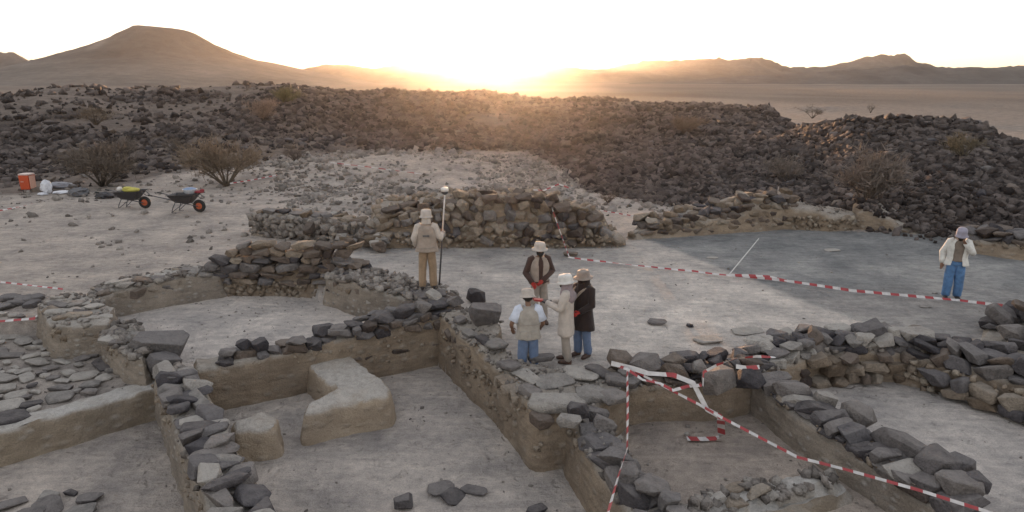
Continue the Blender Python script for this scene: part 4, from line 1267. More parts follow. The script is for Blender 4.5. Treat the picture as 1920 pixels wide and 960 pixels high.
mb = MB(); c = at(b1, (-.42, 0, .70)); mb.ball(c, (.11, .1, .1), 10, 6)
tag(mb.build('bundle', plain('white_bundle', (.62, .6, .58))), 'small white bundle at the back of the left wheelbarrow', 'bundle')
mb = MB(); c = at(b2, (.18, 0, .66))
mb.loft([(c.x, c.y, c.z, .16, .15), (c.x, c.y, c.z + .02, .2, .18), (c.x, c.y, c.z + .16, .27, .24), (c.x, c.y, c.z + .175, .28, .25), (c.x, c.y, c.z + .15, .24, .21), (c.x, c.y, c.z + .05, .15, .14)], 18)
o = mb.build('basin', plain('white_basin', (.62, .65, .72), .5))
tag(o, 'white basin with a blue top standing on the right wheelbarrow', 'basin')
mb2 = MB(); mb2.ball(c + Vector((0, 0, .14)), (.25, .22, .10), 12, 6)
mb2.build('cover', plain('blue_cloth', (.22, .30, .45)), o)
mb = MB(); c = at(b2, (.5, 0, .72)); mb.ball(c, (.2, .12, .06), 10, 5); mb.ball(c + Vector((.12, 0, .06)), (.1, .07, .05), 8, 5)
tag(mb.build('rag', plain('dark_red_cloth', (.24, .03, .04))), 'dark red rag on the front lip of the right wheelbarrow', 'rag')
# cooler
b = PT(55, 360)
root = empty('cooler', (b.x, b.y, tz(b.x, b.y)), 'bright orange box with a pale lid standing at the left edge of the stony ground', 'cooler box')
root.scale = (.62, .7, .82)
mb = MB()
mb.loft([(0, 0, .16, .36, .30), (0, 0, .20, .38, .32), (0, 0, .95, .40, .34), (0, 0, .98, .38, .32)], 4)
mb.v = [tuple(Matrix.Rotation(R(45), 3, 'Z') @ Vector((p[0], p[1], p[2]))) for p in mb.v]
mb.v = [(p[0] * 1.32, p[1] * 1.2, p[2]) for p in mb.v]
o = mb.build('body', plain('orange_plastic', (.50, .072, .02), .45, var=.05), root, smooth=False)
md = o.modifiers.new('bevel', 'BEVEL'); md.width = .035; md.segments = 2
mb = MB(); mb.box((0, 0, 1.02), (.80, .64, .09)); o = mb.build('lid', plain('pale_lid', (.60, .48, .44), .5), root, smooth=False)
md = o.modifiers.new('bevel', 'BEVEL'); md.width = .03; md.segments = 2
mb = MB(); mb.box((-.12, -.355, .62), (.22, .02, .05)); mb.build('label', plain('pale_label', (.6, .35, .28)), root, smooth=False)
mb = MB(); mb.box((.385, 0, .58), (.05, .5, .72)); mb.build('side_trim', plain('pale_trim', (.62, .36, .28)), root, smooth=False)
for sx in (-1, 1):
    mb = MB(); mb.tube([(sx * .28, -.2, .0), (sx * .28, -.2, .18)], .03, 6); mb.tube([(sx * .28, .2, .0), (sx * .28, .2, .18)], .03, 6)
    mb.tube([(sx * .28, -.25, .16), (sx * .28, .25, .16)], .02, 6); mb.build('stand', M['tube'], root)
def crumple(name, label, cat, px, py, dims, mat, seed, lift=.5, part=None):
    b = PT(px, py); r = random.Random(seed)
    bm = bmesh.new(); bmesh.ops.create_icosphere(bm, subdivisions=3, radius=1)
    for v in bm.verts:
        n_ = noise.noise(v.co * 2.2 + Vector((seed, 0, 0))) * .35 + noise.noise(v.co * 5 + Vector((0, seed, 0))) * .18
        v.co = v.co * (1 + n_)
        v.co = Vector((v.co.x * dims[0], v.co.y * dims[1], max(v.co.z, -.8) * dims[2]))
    me = bpy.data.meshes.new(name); bm.to_mesh(me); bm.free(); me.shade_smooth(); me.set_sharp_from_angle(angle=R(30))
    o = link(name, me, mat); o.location = (b.x, b.y, tz(b.x, b.y) + dims[2] * .75)
    return tag(o, label, cat)
WP = plain('white_plastic', (.62, .63, .68), .4)
crumple('plastic_bag', 'crumpled white plastic bag with bluish top beside the orange box', 'bag', 88, 362, (.24, .2, .34), WP, 3)
crumple('plastic_bag', 'small white scrap of plastic in front of the white bag', 'bag', 80, 366, (.22, .15, .06), WP, 5)
crumple('plastic_sheet', 'flat white folded sheet lying right of the white bag', 'sheet', 118, 363, (.42, .25, .07), WP, 7)
crumple('plastic_sheet', 'grey rumpled sheet spread behind the white folded sheet', 'sheet', 112, 352, (.7, .35, .16), plain('grey_sheet', (.25, .25, .28), .6), 9)
crumple('sack', 'dark grey sack slumped left of the first wheelbarrow', 'sack', 150, 368, (.4, .3, .22), plain('grey_sack', (.12, .12, .13)), 11)
crumple('sack', 'black rubber bucket lying on its side behind the left wheelbarrow handles', 'sack', 198, 372, (.42, .3, .16), M['black_plastic'], 13)

# ================================================================== DRY SHRUBS
def shrub(label, px, py, wpx, hpx, col, seed, n=2200, sparse=False, cat='shrub', tree=False):
    b = PT(px, py)
    d = b.length
    k = F / d
    W, Hh = wpx / k / 2, hpx / k
    root = empty('thorn_tree' if tree else 'dry_shrub', b, label, cat, None if tree else 'dry shrubs among the stones')
    r = random.Random(seed)
    mat_s = plain('dry_stem', tuple(c * .6 for c in col), .9)
    mat_t = plain('dry_twigs', col, .9, var=.35, scale=4)
    st = MB(); tips = []
    for i in range(11 if not tree else 5):
        a = r.uniform(0, 2 * PI); q = math.sqrt(r.random()) * .9
        tip = Vector((math.cos(a) * W * q, math.sin(a) * W * q, Hh * math.sqrt(max(.1, 1 - q * q * .75)) * r.uniform(.75, 1)))
        mid = tip * .5 + Vector((r.gauss(0, W * .06), r.gauss(0, W * .06), Hh * .06))
        st.tube([(0, 0, -.05), tuple(mid * .55), tuple(mid), tuple(tip)], [.022 * Hh + .012, .016 * Hh + .008, .012 * Hh + .006, .004 * Hh + .003], 5)
        for j in range(7):
            t = r.uniform(.35, 1)
            p0 = (mid * (t / .5)) if t < .5 else mid.lerp(tip, (t - .5) * 2)
            p1 = p0 + Vector((r.gauss(0, W * .24), r.gauss(0, W * .24), r.uniform(0, Hh * .22)))
            st.tube([tuple(p0), tuple(p1)], [.007 * Hh + .004, .002 * Hh + .002], 4)
            tips.append((p0, p1))
    st.build('stem', mat_s, root)
    v = []; f = []
    for i in range(n):
        p0, p1 = r.choice(tips)
        p = p0.lerp(p1, r.uniform(.2, 1.25)) + Vector((r.gauss(0, W * .09), r.gauss(0, W * .09), r.gauss(0, Hh * .06)))
        if p.z < .02: p.z = abs(p.z) + .03
        dr = (p * .6 / max(p.length, .01) + Vector((r.gauss(0, .6), r.gauss(0, .6), r.gauss(.25, .5)))).normalized()
        l = r.uniform(.10, .26) * Hh
        sd_ = dr.cross(Vector((r.gauss(0, 1), r.gauss(0, 1), r.gauss(0, 1)))).normalized() * (l * .035 + .003)
        i0 = len(v)
        v += [p - sd_, p + sd_, p + dr * l]
        f.append((i0, i0 + 1, i0 + 2))
    me = pymesh('twigs', v, f)
    o = link('crown' if tree else 'twigs', me, mat_t, root)
    o['kind'] = 'stuff'
    return root
shrub('large round ochre bush behind the right wheelbarrow', 425, 350, 140, 76, (.185, .143, .105), 1, 3000)
shrub('low dark brown bush behind the left wheelbarrow', 192, 350, 130, 62, (.13, .105, .085), 2, 3200)
shrub('pinkish dry bush high in the dark field at left', 496, 228, 66, 36, (.27, .19, .145), 3, 1800)
shrub('olive green bush just below the skyline left of centre', 530, 197, 60, 30, (.15, .135, .06), 4, 1800)
shrub('pale brown bush in the middle of the dark field right of centre', 1285, 254, 64, 34, (.20, .145, .105), 5, 1600)
shrub('grey brown bush at the foot of the dark mound', 1473, 345, 66, 42, (.20, .165, .14), 6, 1600)
shrub('tall wispy grey bush on the slope of the dark mound', 1622, 390, 110, 92, (.17, .14, .12), 7, 2200)
shrub('small greyish bush above the low dark brown bush', 238, 300, 56, 36, (.16, .13, .11), 8, 1200)
shrub('tawny tuft on the dark slope at far left', 180, 235, 80, 26, (.17, .125, .085), 9, 1200)
shrub('dim brown bush left of the ochre bush on the slope', 330, 285, 50, 24, (.15, .12, .10), 10, 900)
shrub('small dark bush behind the rise, right of the ochre bush', 556, 306, 46, 26, (.12, .095, .08), 11, 900)
shrub('ochre tuft near the top of the right dark mound', 1805, 300, 60, 40, (.16, .13, .085), 12, 1000)
shrub('bush crowning the skyline right of the cone mountain', 312, 163, 26, 14, (.10, .085, .07), 13, 500)
shrub('lone thorn tree on the pale track beyond the right ridge', 1523, 222, 38, 22, (.13, .105, .085), 14, 500, cat='tree', tree=True)
shrub('second thin thorn tree on the plain further right', 1632, 212, 20, 14, (.15, .12, .10), 15, 250, cat='tree', tree=True)
shrub('tiny tuft beside the clay bank at the end of the path', 1140, 380, 40, 18, (.16, .12, .09), 16, 500)

# ================================================================== PEOPLE
def skin_eval(verts, edges, radii, sub=1):
    me = bpy.data.meshes.new('tmp'); me.from_pydata([tuple(v) for v in verts], edges, [])
    o = bpy.data.objects.new('tmp', me); COL.objects.link(o)
    sk = o.modifiers.new('skin', 'SKIN'); sk.use_smooth_shade = True; sk.branch_smoothing = .6
    ld = me.skin_vertices[0].data
    for i, rr in enumerate(radii):
        ld[i].radius = rr if hasattr(rr, '__len__') else (rr, rr)
        ld[i].use_root = (i == 0)
    ss = o.modifiers.new('sub', 'SUBSURF'); ss.levels = ss.render_levels = sub
    dg = bpy.context.evaluated_depsgraph_get(); dg.update()
    ev = o.evaluated_get(dg)
    m2 = ev.to_mesh()
    v = [p.co.copy() for p in m2.vertices]; f = [tuple(p.vertices) for p in m2.polygons]
    ev.to_mesh_clear()
    bpy.data.objects.remove(o); bpy.data.meshes.remove(me)
    return v, f
def hand_shape(mb, wr, el, out, curl=.6, fat=1.0):
    """palm, four unequal fingers and a thumb; out = direction of the thumb side"""
    d = (wr - el).normalized()
    s_ = out - d * out.dot(d); s_.normalize()
    nrm_ = d.cross(s_)
    mb.tube([wr - d * .02, wr + d * .03, wr + d * .085, wr + d * .1], [(.026 * fat, .022 * fat), (.036 * fat, .018 * fat), (.040 * fat, .016 * fat), (.034 * fat, .012 * fat)], 8)
    for i, (o_, l_) in enumerate([(.027, .068), (.009, .078), (-.009, .072), (-.027, .056)]):
        a = wr + d * .09 + s_ * o_
        b = a + (d * math.cos(curl * .5) + nrm_ * math.sin(curl * .5)) * l_ * .5
        c = b + (d * math.cos(curl * 1.4) + nrm_ * math.sin(curl * 1.4)) * l_ * .5
        mb.tube([a - d * .015, a, b, c], [.0095 * fat, .0095 * fat, .0085 * fat, .006 * fat], 6)
    a = wr + d * .03 + s_ * .03
    mb.tube([a - s_ * .012, a, a + (s_ * .7 + d * .6) * .035, a + (s_ * .35 + d * .9 + nrm_ * .3) * .065], [.012 * fat, .012 * fat, .010 * fat, .007 * fat], 6)
SKIN = plain('skin', (.21, .115, .075), .55, var=.08)
DARKHAIR = plain('dark_hair', (.018, .014, .012), .7)
def person(label, foot, rz, h, arms, bow=0.0, lean=0.0, feet=((.11, .0), (-.11, .02)), toe=.12):
    """local frame: faces +Y, right hand +X. arms = {1:(elbow, wrist), -1:(elbow, wrist)}"""
    s = h / 1.72
    root = empty('person', foot, label, 'person', None, rz)
    root.scale = (s, s, s)
    ck = Matrix.Rotation(-bow, 3, 'X')
    nb = Vector((0, lean * .9, 1.44))
    hd = lambda p: tuple(nb + ck @ Vector(p))
    V = [(0, 0, .95), (0, lean * .2, 1.09), (0, lean * .6, 1.28), tuple(nb), hd((0, .005, .055)), hd((0, .045, .10)), hd((0, .025, .175)), hd((0, .0, .235))]
    Rd = [(.125, .1), (.11, .085), (.135, .095), .06, .052, (.055, .06), (.074, .088), (.052, .06)]
    E = [(0, 1), (1, 2), (2, 3), (3, 4), (4, 5), (5, 6), (6, 7)]
    for sd_ in (1, -1):
        el, wr = arms[sd_]
        i = len(V)
        V += [(sd_ * .16, lean * .8 - .01, 1.395), tuple(el), tuple(wr)]
        Rd += [.058, .043, .028]
        E += [(2, i), (i, i + 1), (i + 1, i + 2)]
    for sd_, (fx, fy) in zip((1, -1), feet):
        i = len(V)
        V += [(sd_ * .09, 0, .88), (sd_ * .09 * .4 + fx * .6, fy * .5 + .02, .49), (fx, fy - .02, .09), (fx + sd_ * .02, fy + toe, .035)]
        Rd += [.088, .058, .042, (.042, .03)]
        E += [(0, i), (i, i + 1), (i + 1, i + 2), (i + 2, i + 3)]
    v, f = skin_eval(V, E, Rd)
    mb = MB(); mb.add(v, f)
    for sd_ in (1, -1):
        el, wr = Vector(arms[sd_][0]), Vector(arms[sd_][1])
        hand_shape(mb, wr, el, Vector((-sd_ * .6, .6, .3)))
    nose = Vector(hd((0, .125, .14)))
    mb.tube([hd((0, .095, .175)), hd((0, .118, .15)), hd((0, .10, .128))], [.009, .015, .010], 6)
    for sd_ in (1, -1):
        mb.ball(hd((sd_ * .082, .02, .155)), (.012, .02, .032), 8, 5)
    mb.build('body', SKIN, root)
    for sd_ in (1, -1):
        e = MB(); e.ball(hd((sd_ * .033, .099, .172)), .0105, 8, 5); e.build('eye', M['black_plastic'], root)
    m_ = MB(); m_.tube([hd((-.025, .098, .095)), hd((0, .104, .093)), hd((.025, .098, .095))], .006, 6); m_.build('mouth', plain('lips', (.16, .06, .05)), root)
    return root, hd, arms, feet, lean
def sleeves(root, arms, lean, mat, name='sleeve', frac=1.0, fat=1.0):
    for sd_ in (1, -1):
        el, wr = Vector(arms[sd_][0]), Vector(arms[sd_][1])
        sh = Vector((sd_ * .155, lean * .8 - .01, 1.41))
        mb = MB()
        if frac < .7:
            e2 = sh.lerp(el, frac * 1.3)
            mb.tube([sh + Vector((-sd_ * .05, 0, .01)), sh + Vector((sd_ * .02, 0, -.02)), sh.lerp(e2, .5), e2], [.07 * fat, .078 * fat, .074 * fat, .08 * fat], 12)
        else:
            mb.tube([sh + Vector((-sd_ * .05, 0, .01)), sh + Vector((sd_ * .02, 0, -.02)), sh.lerp(el, .55), el + (sh - el).normalized() * .04, el, el + (wr - el).normalized() * .05, el.lerp(wr, .55), wr], [.068 * fat, .078 * fat, .068 * fat, .064 * fat, .064 * fat, .060 * fat, .052 * fat, .050 * fat], 12)
        mb.build(name, mat, root)
def trousers(root, feet, mat, fat=1.0, hem=.045):
    mb = MB()
    mb.loft([(0, 0, .80, .165 * fat, .115 * fat), (0, 0, .90, .175 * fat, .13 * fat), (0, 0, 1.0, .16, .12), (0, 0, 1.04, .15, .11)], 16)
    for sd_, (fx, fy) in zip((1, -1), feet):
        kx, ky = sd_ * .036 + fx * .6, fy * .5 + .02
        mb.tube([(sd_ * .082, 0, .90), (sd_ * .085, .005, .78), (kx, ky, .52), (kx * .5 + fx * .5, ky * .6 + fy * .4, .35), (fx, fy - .02, .16), (fx, fy - .015, hem)],
                [(.098 * fat, .118 * fat), (.098 * fat, .108 * fat), (.084 * fat, .086 * fat), (.082 * fat, .083 * fat), (.080 * fat, .082 * fat), (.078 * fat, .085 * fat)], 14)
    o = mb.build('trousers', mat, root)
    tx = bpy.data.textures.get('folds') or bpy.data.textures.new('folds', 'CLOUDS')
    tx.noise_scale = .09
    ss = o.modifiers.new('sub', 'SUBSURF'); ss.levels = ss.render_levels = 1
    md = o.modifiers.new('folds', 'DISPLACE'); md.texture = tx; md.strength = .035; md.mid_level = .5
    return o
def shoes(root, feet, mat, toe=.12):
    for sd_, (fx, fy) in zip((1, -1), feet):
        mb = MB()
        mb.tube([(fx, fy - .085, .05), (fx, fy - .06, .05), (fx + sd_ * .005, fy + .02, .05), (fx + sd_ * .018, fy + toe, .042), (fx + sd_ * .022, fy + toe + .055, .03)], [(.03, .04), (.044, .055), (.048, .055), (.05, .04), (.03, .022)], 10)
        mb.build('shoe', mat, root)
def torso(root, name, mat, hem, lean=0.0, w=1.0, flare=1.0, gap=None, top=1.455, seed=0, collar=.075):
    mb = MB()
    L = lambda z: lean * max(0, min(1, (z - 1.0) / .45))
    zs = [hem, hem + .03, hem + (1.02 - hem) * .5, 1.03, 1.15, 1.27, 1.36, 1.415, 1.44, top]
    rx = [.205 * flare, .203 * flare, .19 * (flare + 1) / 2, .178, .186, .198, .192, .155, .11, collar]
    ry = [.155 * flare, .153 * flare, .145 * (flare + 1) / 2, .125, .13, .135, .118, .095, .085, collar]
    mb.loft([(0, L(z), z, a * w, b * w) for z, a, b in zip(zs, rx, ry)], 28, gap=gap, wr=.07, seed=seed)
    o = mb.build(name, mat, root)
    if gap:
        md = o.modifiers.new('thick', 'SOLIDIFY'); md.thickness = .012
    ss = o.modifiers.new('sub', 'SUBSURF'); ss.levels = ss.render_levels = 1
    tx = bpy.data.textures.get('drape') or bpy.data.textures.new('drape', 'CLOUDS')
    tx.noise_scale = .11
    md = o.modifiers.new('drape', 'DISPLACE'); md.texture = tx; md.strength = .03; md.mid_level = .5
    return o
def hat(root, hd, mat, brim=.16, drop=.035, crown=.115, height=.12, z=.205, tilt=0.0, band=None, cap=False):
    mb = MB()
    c = Vector((0, .008, z))
    prof = [(.0, height), (crown * .55, height * .985), (crown * .88, height * .9), (crown * .99, height * .6), (crown * 1.02, .0), (brim * .85, -drop * .6), (brim, -drop), (brim * .99, -drop - .008), (crown * 1.0, -.012)]
    n = 22; v = []; f = []
    for (rr, zz) in prof:
        for k in range(n):
            a = 2 * PI * k / n
            q = 1 + .04 * noise.noise((math.cos(a) * 2, math.sin(a) * 2, zz * 9 + brim * 30))
            ex = 1.0
            if cap and rr > crown * 1.02: ex = 1.0 if math.sin(a) > .35 else crown * 1.02 / rr
            v.append(hd(c + Vector((rr * q * ex * math.cos(a), rr * q * ex * math.sin(a) * 1.1, zz + .012 * noise.noise((math.cos(a), math.sin(a), 5.0)) + tilt * rr * math.sin(a)))))
    for i in range(len(prof) - 1):
        for k in range(n):
            f.append((i * n + k, i * n + (k + 1) % n, (i + 1) * n + (k + 1) % n, (i + 1) * n + k))
    mb.add(v, f)
    o = mb.build('hat', mat, root)
    if band:
        b = MB()
        v = []; f = []
        for zz in (.002, .03):
            for k in range(n):
                a = 2 * PI * k / n
                v.append(hd(c + Vector((crown * 1.035 * math.cos(a), crown * 1.035 * math.sin(a) * 1.1, zz))))
        for k in range(n): f.append((k, (k + 1) % n, n + (k + 1) % n, n + k))
        b.add(v, f); b.build('hat_band', band, o)
    return o
def gloves(root, arms, mat, sides=(1, -1)):
    for sd_ in sides:
        mb = MB(); el, wr = Vector(arms[sd_][0]), Vector(arms[sd_][1])
        hand_shape(mb, wr, el, Vector((-sd_ * .6, .6, .3)), fat=1.3)
        d = (wr - el).normalized()
        mb.tube([wr - d * .07, wr - d * .02, wr + d * .02], [.042, .038, .036], 10)
        mb.build('glove', mat, root)
def beard(root, hd, mat):
    mb = MB(); mb.ball(hd((0, .075, .085)), (.055, .045, .055), 12, 8); mb.ball(hd((.05, .04, .11)), (.03, .04, .05), 8, 6); mb.ball(hd((-.05, .04, .11)), (.03, .04, .05), 8, 6)
    mb.build('beard', mat, root)
def nape(root, hd, mat, long=0.0):
    mb = MB()
    mb.ball(hd((0, -.02, .165)), (.088, .088, .085), 14, 8)
    mb.build('hair', mat, root)
C_BEIGE = cloth('beige_cloth', (.33, .27, .225)); C_VEST = cloth('grey_beige_vest', (.36, .325, .285)); C_KHAKI = cloth('khaki_cloth', (.28, .195, .125))
C_PALE = cloth('pale_shirt', (.50, .44, .39)); C_BROWN = cloth('dark_brown_cloth', (.055, .028, .022)); C_JEANS = cloth('blue_denim', (.115, .165, .27)); C_BLUE = cloth('bright_blue_denim', (.085, .185, .36), .3)
C_WHITE = cloth('white_blue_shirt', (.60, .64, .74)); C_CREAM = cloth('cream_cloth', (.50, .44, .39)); C_MAUVE = cloth('mauve_scarf', (.27, .215, .225)); C_BLACK = cloth('black_brown_cloth', (.022, .012, .011))
C_HATB = cloth('sand_hat', (.44, .39, .35)); C_HATW = cloth('white_hat', (.62, .60, .57)); C_HATBR = cloth('brown_hat', (.25, .205, .175)); C_RED = cloth('red_glove', (.38, .03, .022)); C_CAP = cloth('lilac_grey_cap', (.27, .255, .31))
C_JACKET = cloth('off_white_jacket', (.62, .61, .58)); C_TEE = cloth('taupe_shirt', (.19, .155, .13)); SHOE_B = plain('black_shoe', (.025, .02, .02), .6); SHOE_BR = plain('brown_shoe', (.07, .04, .03), .6)
C_TAUPE = cloth('taupe_trousers', (.30, .26, .225)); C_TARP = cloth('dark_panel', (.12, .11, .11))

# 1: man on the wall with the survey pole, seen from behind
ft = G(803, 541, .56); ft.z = .56
arms = {1: ((.29, -.02, 1.13), (.315, .15, 1.20)), -1: ((-.27, -.04, 1.14), (-.24, .10, .96))}
p, hd, ar, fe, le = person('man in loose beige vest standing on the wall holding a survey pole', ft, 0.06, 1.74, arms, bow=.12, feet=((.12, .0), (-.12, -.03)))
sleeves(p, ar, le, C_PALE, fat=1.12); trousers(p, fe, C_KHAKI, 1.05); shoes(p, fe, SHOE_B)
torso(p, 'shirt', C_PALE, .93, le, .98, seed=1); torso(p, 'vest', C_BEIGE, .84, le, 1.2, 1.05, seed=2)
mb = MB(); mb.box((.0, -.172, 1.22), (.14, .01, .035)); mb.build('back_logo', C_TARP, p, smooth=False)
mb = MB(); mb.tube([(-.21, -.1, .96), (-.1, -.17, .955), (.1, -.17, .955), (.21, -.1, .96)], .008, 6); mb.build('hem_seam', C_TAUPE, p)
nape(p, hd, C_PALE); hat(p, hd, C_HATB, .15, .045, tilt=.1)
mb = MB(); mb.loft([(*hd((0, -.02, .02))[:2], hd((0, -.02, .02))[2], .11, .10), (*hd((0, -.03, .1))[:2], hd((0, -.03, .1))[2], .095, .095), (*hd((0, -.02, .2))[:2], hd((0, -.02, .2))[2], .10, .1)], 14, gap=(40, 140)); mb.build('neck_cloth', C_PALE, p)
# the pole he holds
hb = ft + Matrix.Rotation(.06, 3, 'Z') @ Vector((.335, .19, 1.22))
base = G(823, 541, .56); base.y = hb.y - .0; base = Vector((GY(823, 541, hb.y).x, hb.y, .45)); top = GY(834, 364, hb.y)
root = empty('survey_pole', base, 'tall survey pole topped with a white domed receiver, held upright on the wall', 'survey pole')
d = top - base
mb = MB(); mb.tube([(0, 0, 0), tuple(d * .02), tuple(d * .56)], [.006, .019, .019], 8); mb.build('lower_pole', plain('black_pole', (.03, .028, .03), .5), root)
mb = MB(); mb.tube([tuple(d * .56), tuple(d)], .0165, 8); mb.build('upper_pole', plain('white_pole', (.55, .52, .50), .4), root)
mb = MB(); mb.tube([tuple(d * .54), tuple(d * .585)], .027, 8); mb.build('clamp', M['tube'], root)
mb = MB(); mb.box(d * .60 + Vector((.03, -.03, .0)), (.07, .03, .12)); mb.build('controller', plain('grey_controller', (.32, .31, .31), .4), root, smooth=False)
e = d + Vector((0, 0, .0))
mb = MB(); mb.loft([(e.x, e.y, e.z - .01, .03, .03), (e.x, e.y, e.z + .02, .07, .07), (e.x, e.y, e.z + .065, .082, .082)], 18); rc = mb.build('receiver_base', plain('dark_grey_plastic', (.06, .055, .055), .5), root)
mb = MB(); mb.loft([(e.x, e.y, e.z + .065, .084, .084), (e.x, e.y, e.z + .115, .082, .082), (e.x, e.y, e.z + .145, .066, .066), (e.x, e.y, e.z + .155, .03, .03)], 18); mb.build('receiver_dome', plain('white_plastic_dome', (.66, .63, .60), .4), root)

# 2: man at the back of the group, facing the camera
ft = G(1010, 604, 0); ft.z = tz(ft.x, ft.y)
arms = {1: ((.29, .0, 1.12), (.20, .20, .95)), -1: ((-.29, -.02, 1.13), (-.0, .21, .98))}
p, hd, ar, fe, le = person('bearded man in beige vest and dark sleeves facing the camera with hands clasped', ft, PI + .25, 1.76, arms, bow=.1)
sleeves(p, ar, le, C_BROWN, fat=1.08); trousers(p, fe, C_TAUPE); shoes(p, fe, SHOE_BR); gloves(p, ar, C_RED)
torso(p, 'shirt', C_BROWN, .92, le, 1.0, seed=3); torso(p, 'vest', C_BEIGE, .88, le, 1.1, 1.0, gap=(72, 108), seed=4)
mb = MB(); mb.loft([(0, 0, .91, .222, .168), (0, 0, .955, .218, .164)], 24, cap=False); mb.build('belt', C_BROWN, p)
nape(p, hd, DARKHAIR); beard(p, hd, DARKHAIR); hat(p, hd, C_HATB, .17, .03, tilt=.08)
# 3: man in front with grey vest, seen from behind
ft = G(990, 717, -.3); ft.z = -.3
arms = {1: ((.27, .0, 1.13), (.25, .2, .98)), -1: ((-.31, -.03, 1.14), (-.27, .14, .98))}
p, hd, ar, fe, le = person('man in grey vest and white short sleeves seen from behind beside the wall', ft, .1, 1.73, arms, bow=.3, lean=.05)
sleeves(p, ar, le, C_WHITE, frac=.62, fat=1.15); trousers(p, fe, C_JEANS, 1.05); shoes(p, fe, SHOE_BR)
torso(p, 'shirt', C_WHITE, .94, le, 1.0, seed=5); torso(p, 'vest', C_VEST, .86, le, 1.14, 1.04, seed=6)
mb = MB(); mb.tube([(-.19, -.11, 1.16), (-.1, -.155, 1.155), (.1, -.155, 1.155), (.19, -.11, 1.16)], .006, 6); mb.build('yoke_seam', C_TAUPE, p)
for sx in (-1, 1):
    mb = MB(); mb.box((sx * .1, -.165, .98), (.12, .02, .13)); mb.build('pocket', C_VEST, p, smooth=False)
nape(p, hd, DARKHAIR); hat(p, hd, C_HATB, .155, .045, height=.11)
# 4: woman in the cream coat facing left
ft = G(1060, 678, 0); ft.z = tz(ft.x, ft.y)
arms = {1: ((.24, .06, 1.13), (.16, .32, 1.14)), -1: ((-.22, .08, 1.13), (-.10, .36, 1.20))}
p, hd, ar, fe, le = person('woman in long cream coat, mauve headscarf and white hat, arms held out', ft, PI / 2 - .25, 1.66, arms, bow=.12, feet=((.09, .02), (-.09, -.05)))
sleeves(p, ar, le, C_CREAM, fat=1.15); trousers(p, fe, C_TAUPE, .95); shoes(p, fe, SHOE_BR); gloves(p, ar, M['black_plastic'])
torso(p, 'coat', C_CREAM, .56, le, 1.08, 1.0, seed=7)
mb = MB()
n0 = hd((0, -.015, .16))
mb.loft([(0, -.03, 1.22, .165, .12), (0, -.035, 1.30, .20, .15), (0, -.02, 1.38, .20, .145), (0, -.01, 1.43, .15, .125), (0, 0, 1.47, .105, .105), (n0[0], n0[1] + .0, n0[2] - .05, .098, .108), (n0[0], n0[1], n0[2] + .03, .096, .106), (n0[0], n0[1] - .01, n0[2] + .09, .07, .075)], 20, wr=.16, seed=8)
mb.build('headscarf', C_MAUVE, p)
mb = MB(); q = hd((0, .095, .115)); mb.ball(q, (.062, .03, .055), 12, 8); mb.build('face_veil', C_BLACK, p)
hat(p, hd, C_HATW, .15, .05, crown=.122, height=.105, z=.205)
q = ft + Matrix.Rotation(PI / 2 - .25, 3, 'Z') @ Vector((-.07, .50, 1.19))
mb = MB(); mb.box((0, 0, 0), (.20, .12, .035), Matrix.Rotation(.3, 3, 'Z') @ Matrix.Rotation(.2, 3, 'Y'))
o = mb.build('notebook', plain('red_cover', (.36, .04, .035), .5), smooth=False); o.location = q; tag(o, 'small red notebook in the hand of the woman in the cream coat', 'notebook')
# 5: dark coat
ft = G(1091, 668, 0); ft.z = tz(ft.x, ft.y)
arms = {1: ((.27, -.02, 1.10), (.27, .16, .86)), -1: ((-.25, .04, 1.12), (-.12, .24, 1.0))}
p, hd, ar, fe, le = person('person in long black coat, brown hat and red gloves beside the cream coat', ft, PI / 2 + .75, 1.66, arms, bow=.08, feet=((.1, .02), (-.1, -.04)))
sleeves(p, ar, le, C_BLACK, fat=1.15); trousers(p, fe, C_JEANS, 1.05); shoes(p, fe, SHOE_BR); gloves(p, ar, C_RED)
torso(p, 'coat', C_BLACK, .58, le, 1.12, 1.16, seed=9)
mb = MB(); n0 = hd((0, -.02, .16))
mb.loft([(0, -.03, 1.20, .17, .13), (0, -.03, 1.32, .20, .15), (0, -.02, 1.42, .165, .135), (0, -.005, 1.5, .118, .115), (n0[0], n0[1], n0[2] - .02, .106, .116), (n0[0], n0[1], n0[2] + .05, .098, .106), (n0[0], n0[1] - .01, n0[2] + .1, .07, .075)], 20, wr=.12, seed=10)
mb.build('headscarf', C_BLACK, p)
mb = MB(); q = hd((0, .09, .11)); mb.ball(q, (.066, .035, .06), 12, 8); mb.build('face_veil', C_BLACK, p)
mb = MB(); mb.tube([(-.13, .0, 1.47), (-.05, .14, 1.36), (.08, .165, 1.2), (.17, .14, 1.05), (.225, .03, .94), (.2, -.10, .95), (.05, -.165, 1.08), (-.1, -.15, 1.3), (-.14, -.04, 1.46)], (.024), 8)
mb.build('bag_strap', C_BEIGE, p)
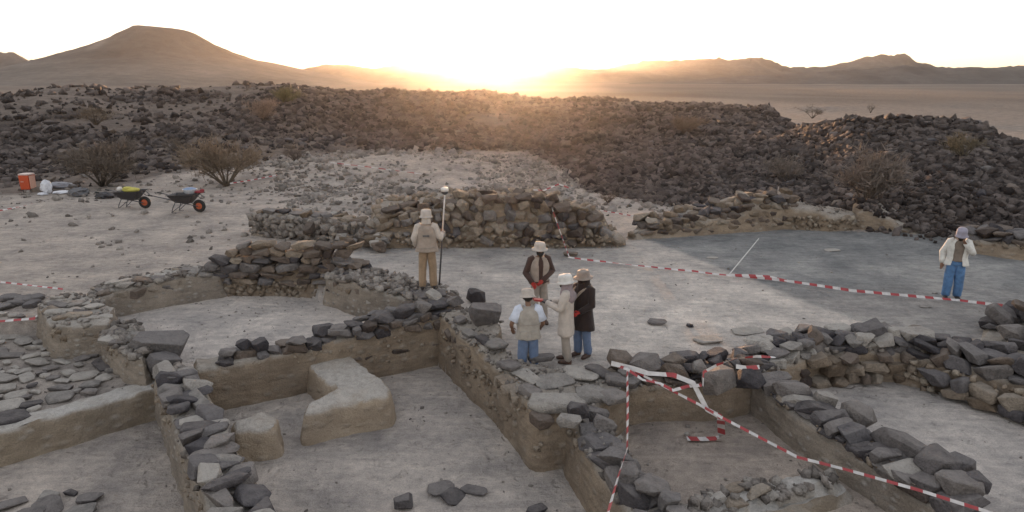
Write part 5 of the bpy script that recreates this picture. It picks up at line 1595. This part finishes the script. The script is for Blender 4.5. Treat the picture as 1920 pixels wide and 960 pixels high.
mb = MB(); mb.tube([(.12, .0, 1.47), (.16, .10, 1.36), (.15, .165, 1.15), (.15, .18, .95)], .022, 8); mb.build('vest_edge', C_BEIGE, p)
hat(p, hd, C_HATBR, .18, .03, crown=.12, height=.115, tilt=.05)
# 6: man in blue trousers on the right
ft = G(1781, 561, 0); ft.z = tz(ft.x, ft.y)
arms = {1: ((.29, -.05, 1.12), (.28, .02, .86)), -1: ((-.28, .10, 1.17), (-.10, .22, 1.40))}
p, hd, ar, fe, le = person('man in bright blue trousers and open white jacket standing alone at right', ft, PI - .45, 1.72, arms, bow=.42, lean=.04, feet=((.10, .03), (-.13, -.02)))
sleeves(p, ar, le, C_JACKET, fat=1.15); trousers(p, fe, C_BLUE, 1.22); shoes(p, fe, SHOE_B)
torso(p, 'shirt', C_TEE, .93, le, 1.02, seed=11); torso(p, 'jacket', C_JACKET, .84, le, 1.17, 1.12, gap=(58, 122), seed=12)
nape(p, hd, DARKHAIR); beard(p, hd, DARKHAIR); hat(p, hd, C_CAP, .17, .02, crown=.112, height=.11, cap=True)

# ------------------------------------------------------------------ roots to the base of their thing
def settle():
    kids = {}
    for o in SC.objects:
        if o.parent is not None: kids.setdefault(o.parent, []).append(o)
    for o, ch in kids.items():
        if o.type != 'EMPTY' or o.location.length > 1e-6: continue
        pts = []
        for c in ch:
            if c.name.startswith('core'):
                pts += [v.co for v in c.data.vertices]
        c = sum(pts, Vector()) / len(pts)
        c.z = min(q.z for q in pts)
        o.location = c
        inv = Matrix.Translation(-c)
        for k in ch: k.matrix_parent_inverse = inv
settle()
# ================================================================== HAZE
def haze():
    mb = MB()
    mb.box((0, 850, 44), (4600, 2500, 94))
    m = bpy.data.materials.new('haze')
    m.use_nodes = True
    n = m.node_tree.nodes
    n.remove(n['Principled BSDF'])
    v = n.new('ShaderNodeVolumePrincipled')
    v.inputs['Color'].default_value = (.95, .93, .91, 1)
    v.inputs['Density'].default_value = HAZE
    v.inputs['Anisotropy'].default_value = HAZE_G
    m.node_tree.links.new(v.outputs[0], n['Material Output'].inputs['Volume'])
    o = mb.build('haze', m, None, smooth=False)
    tag(o, kind='stuff')
haze()
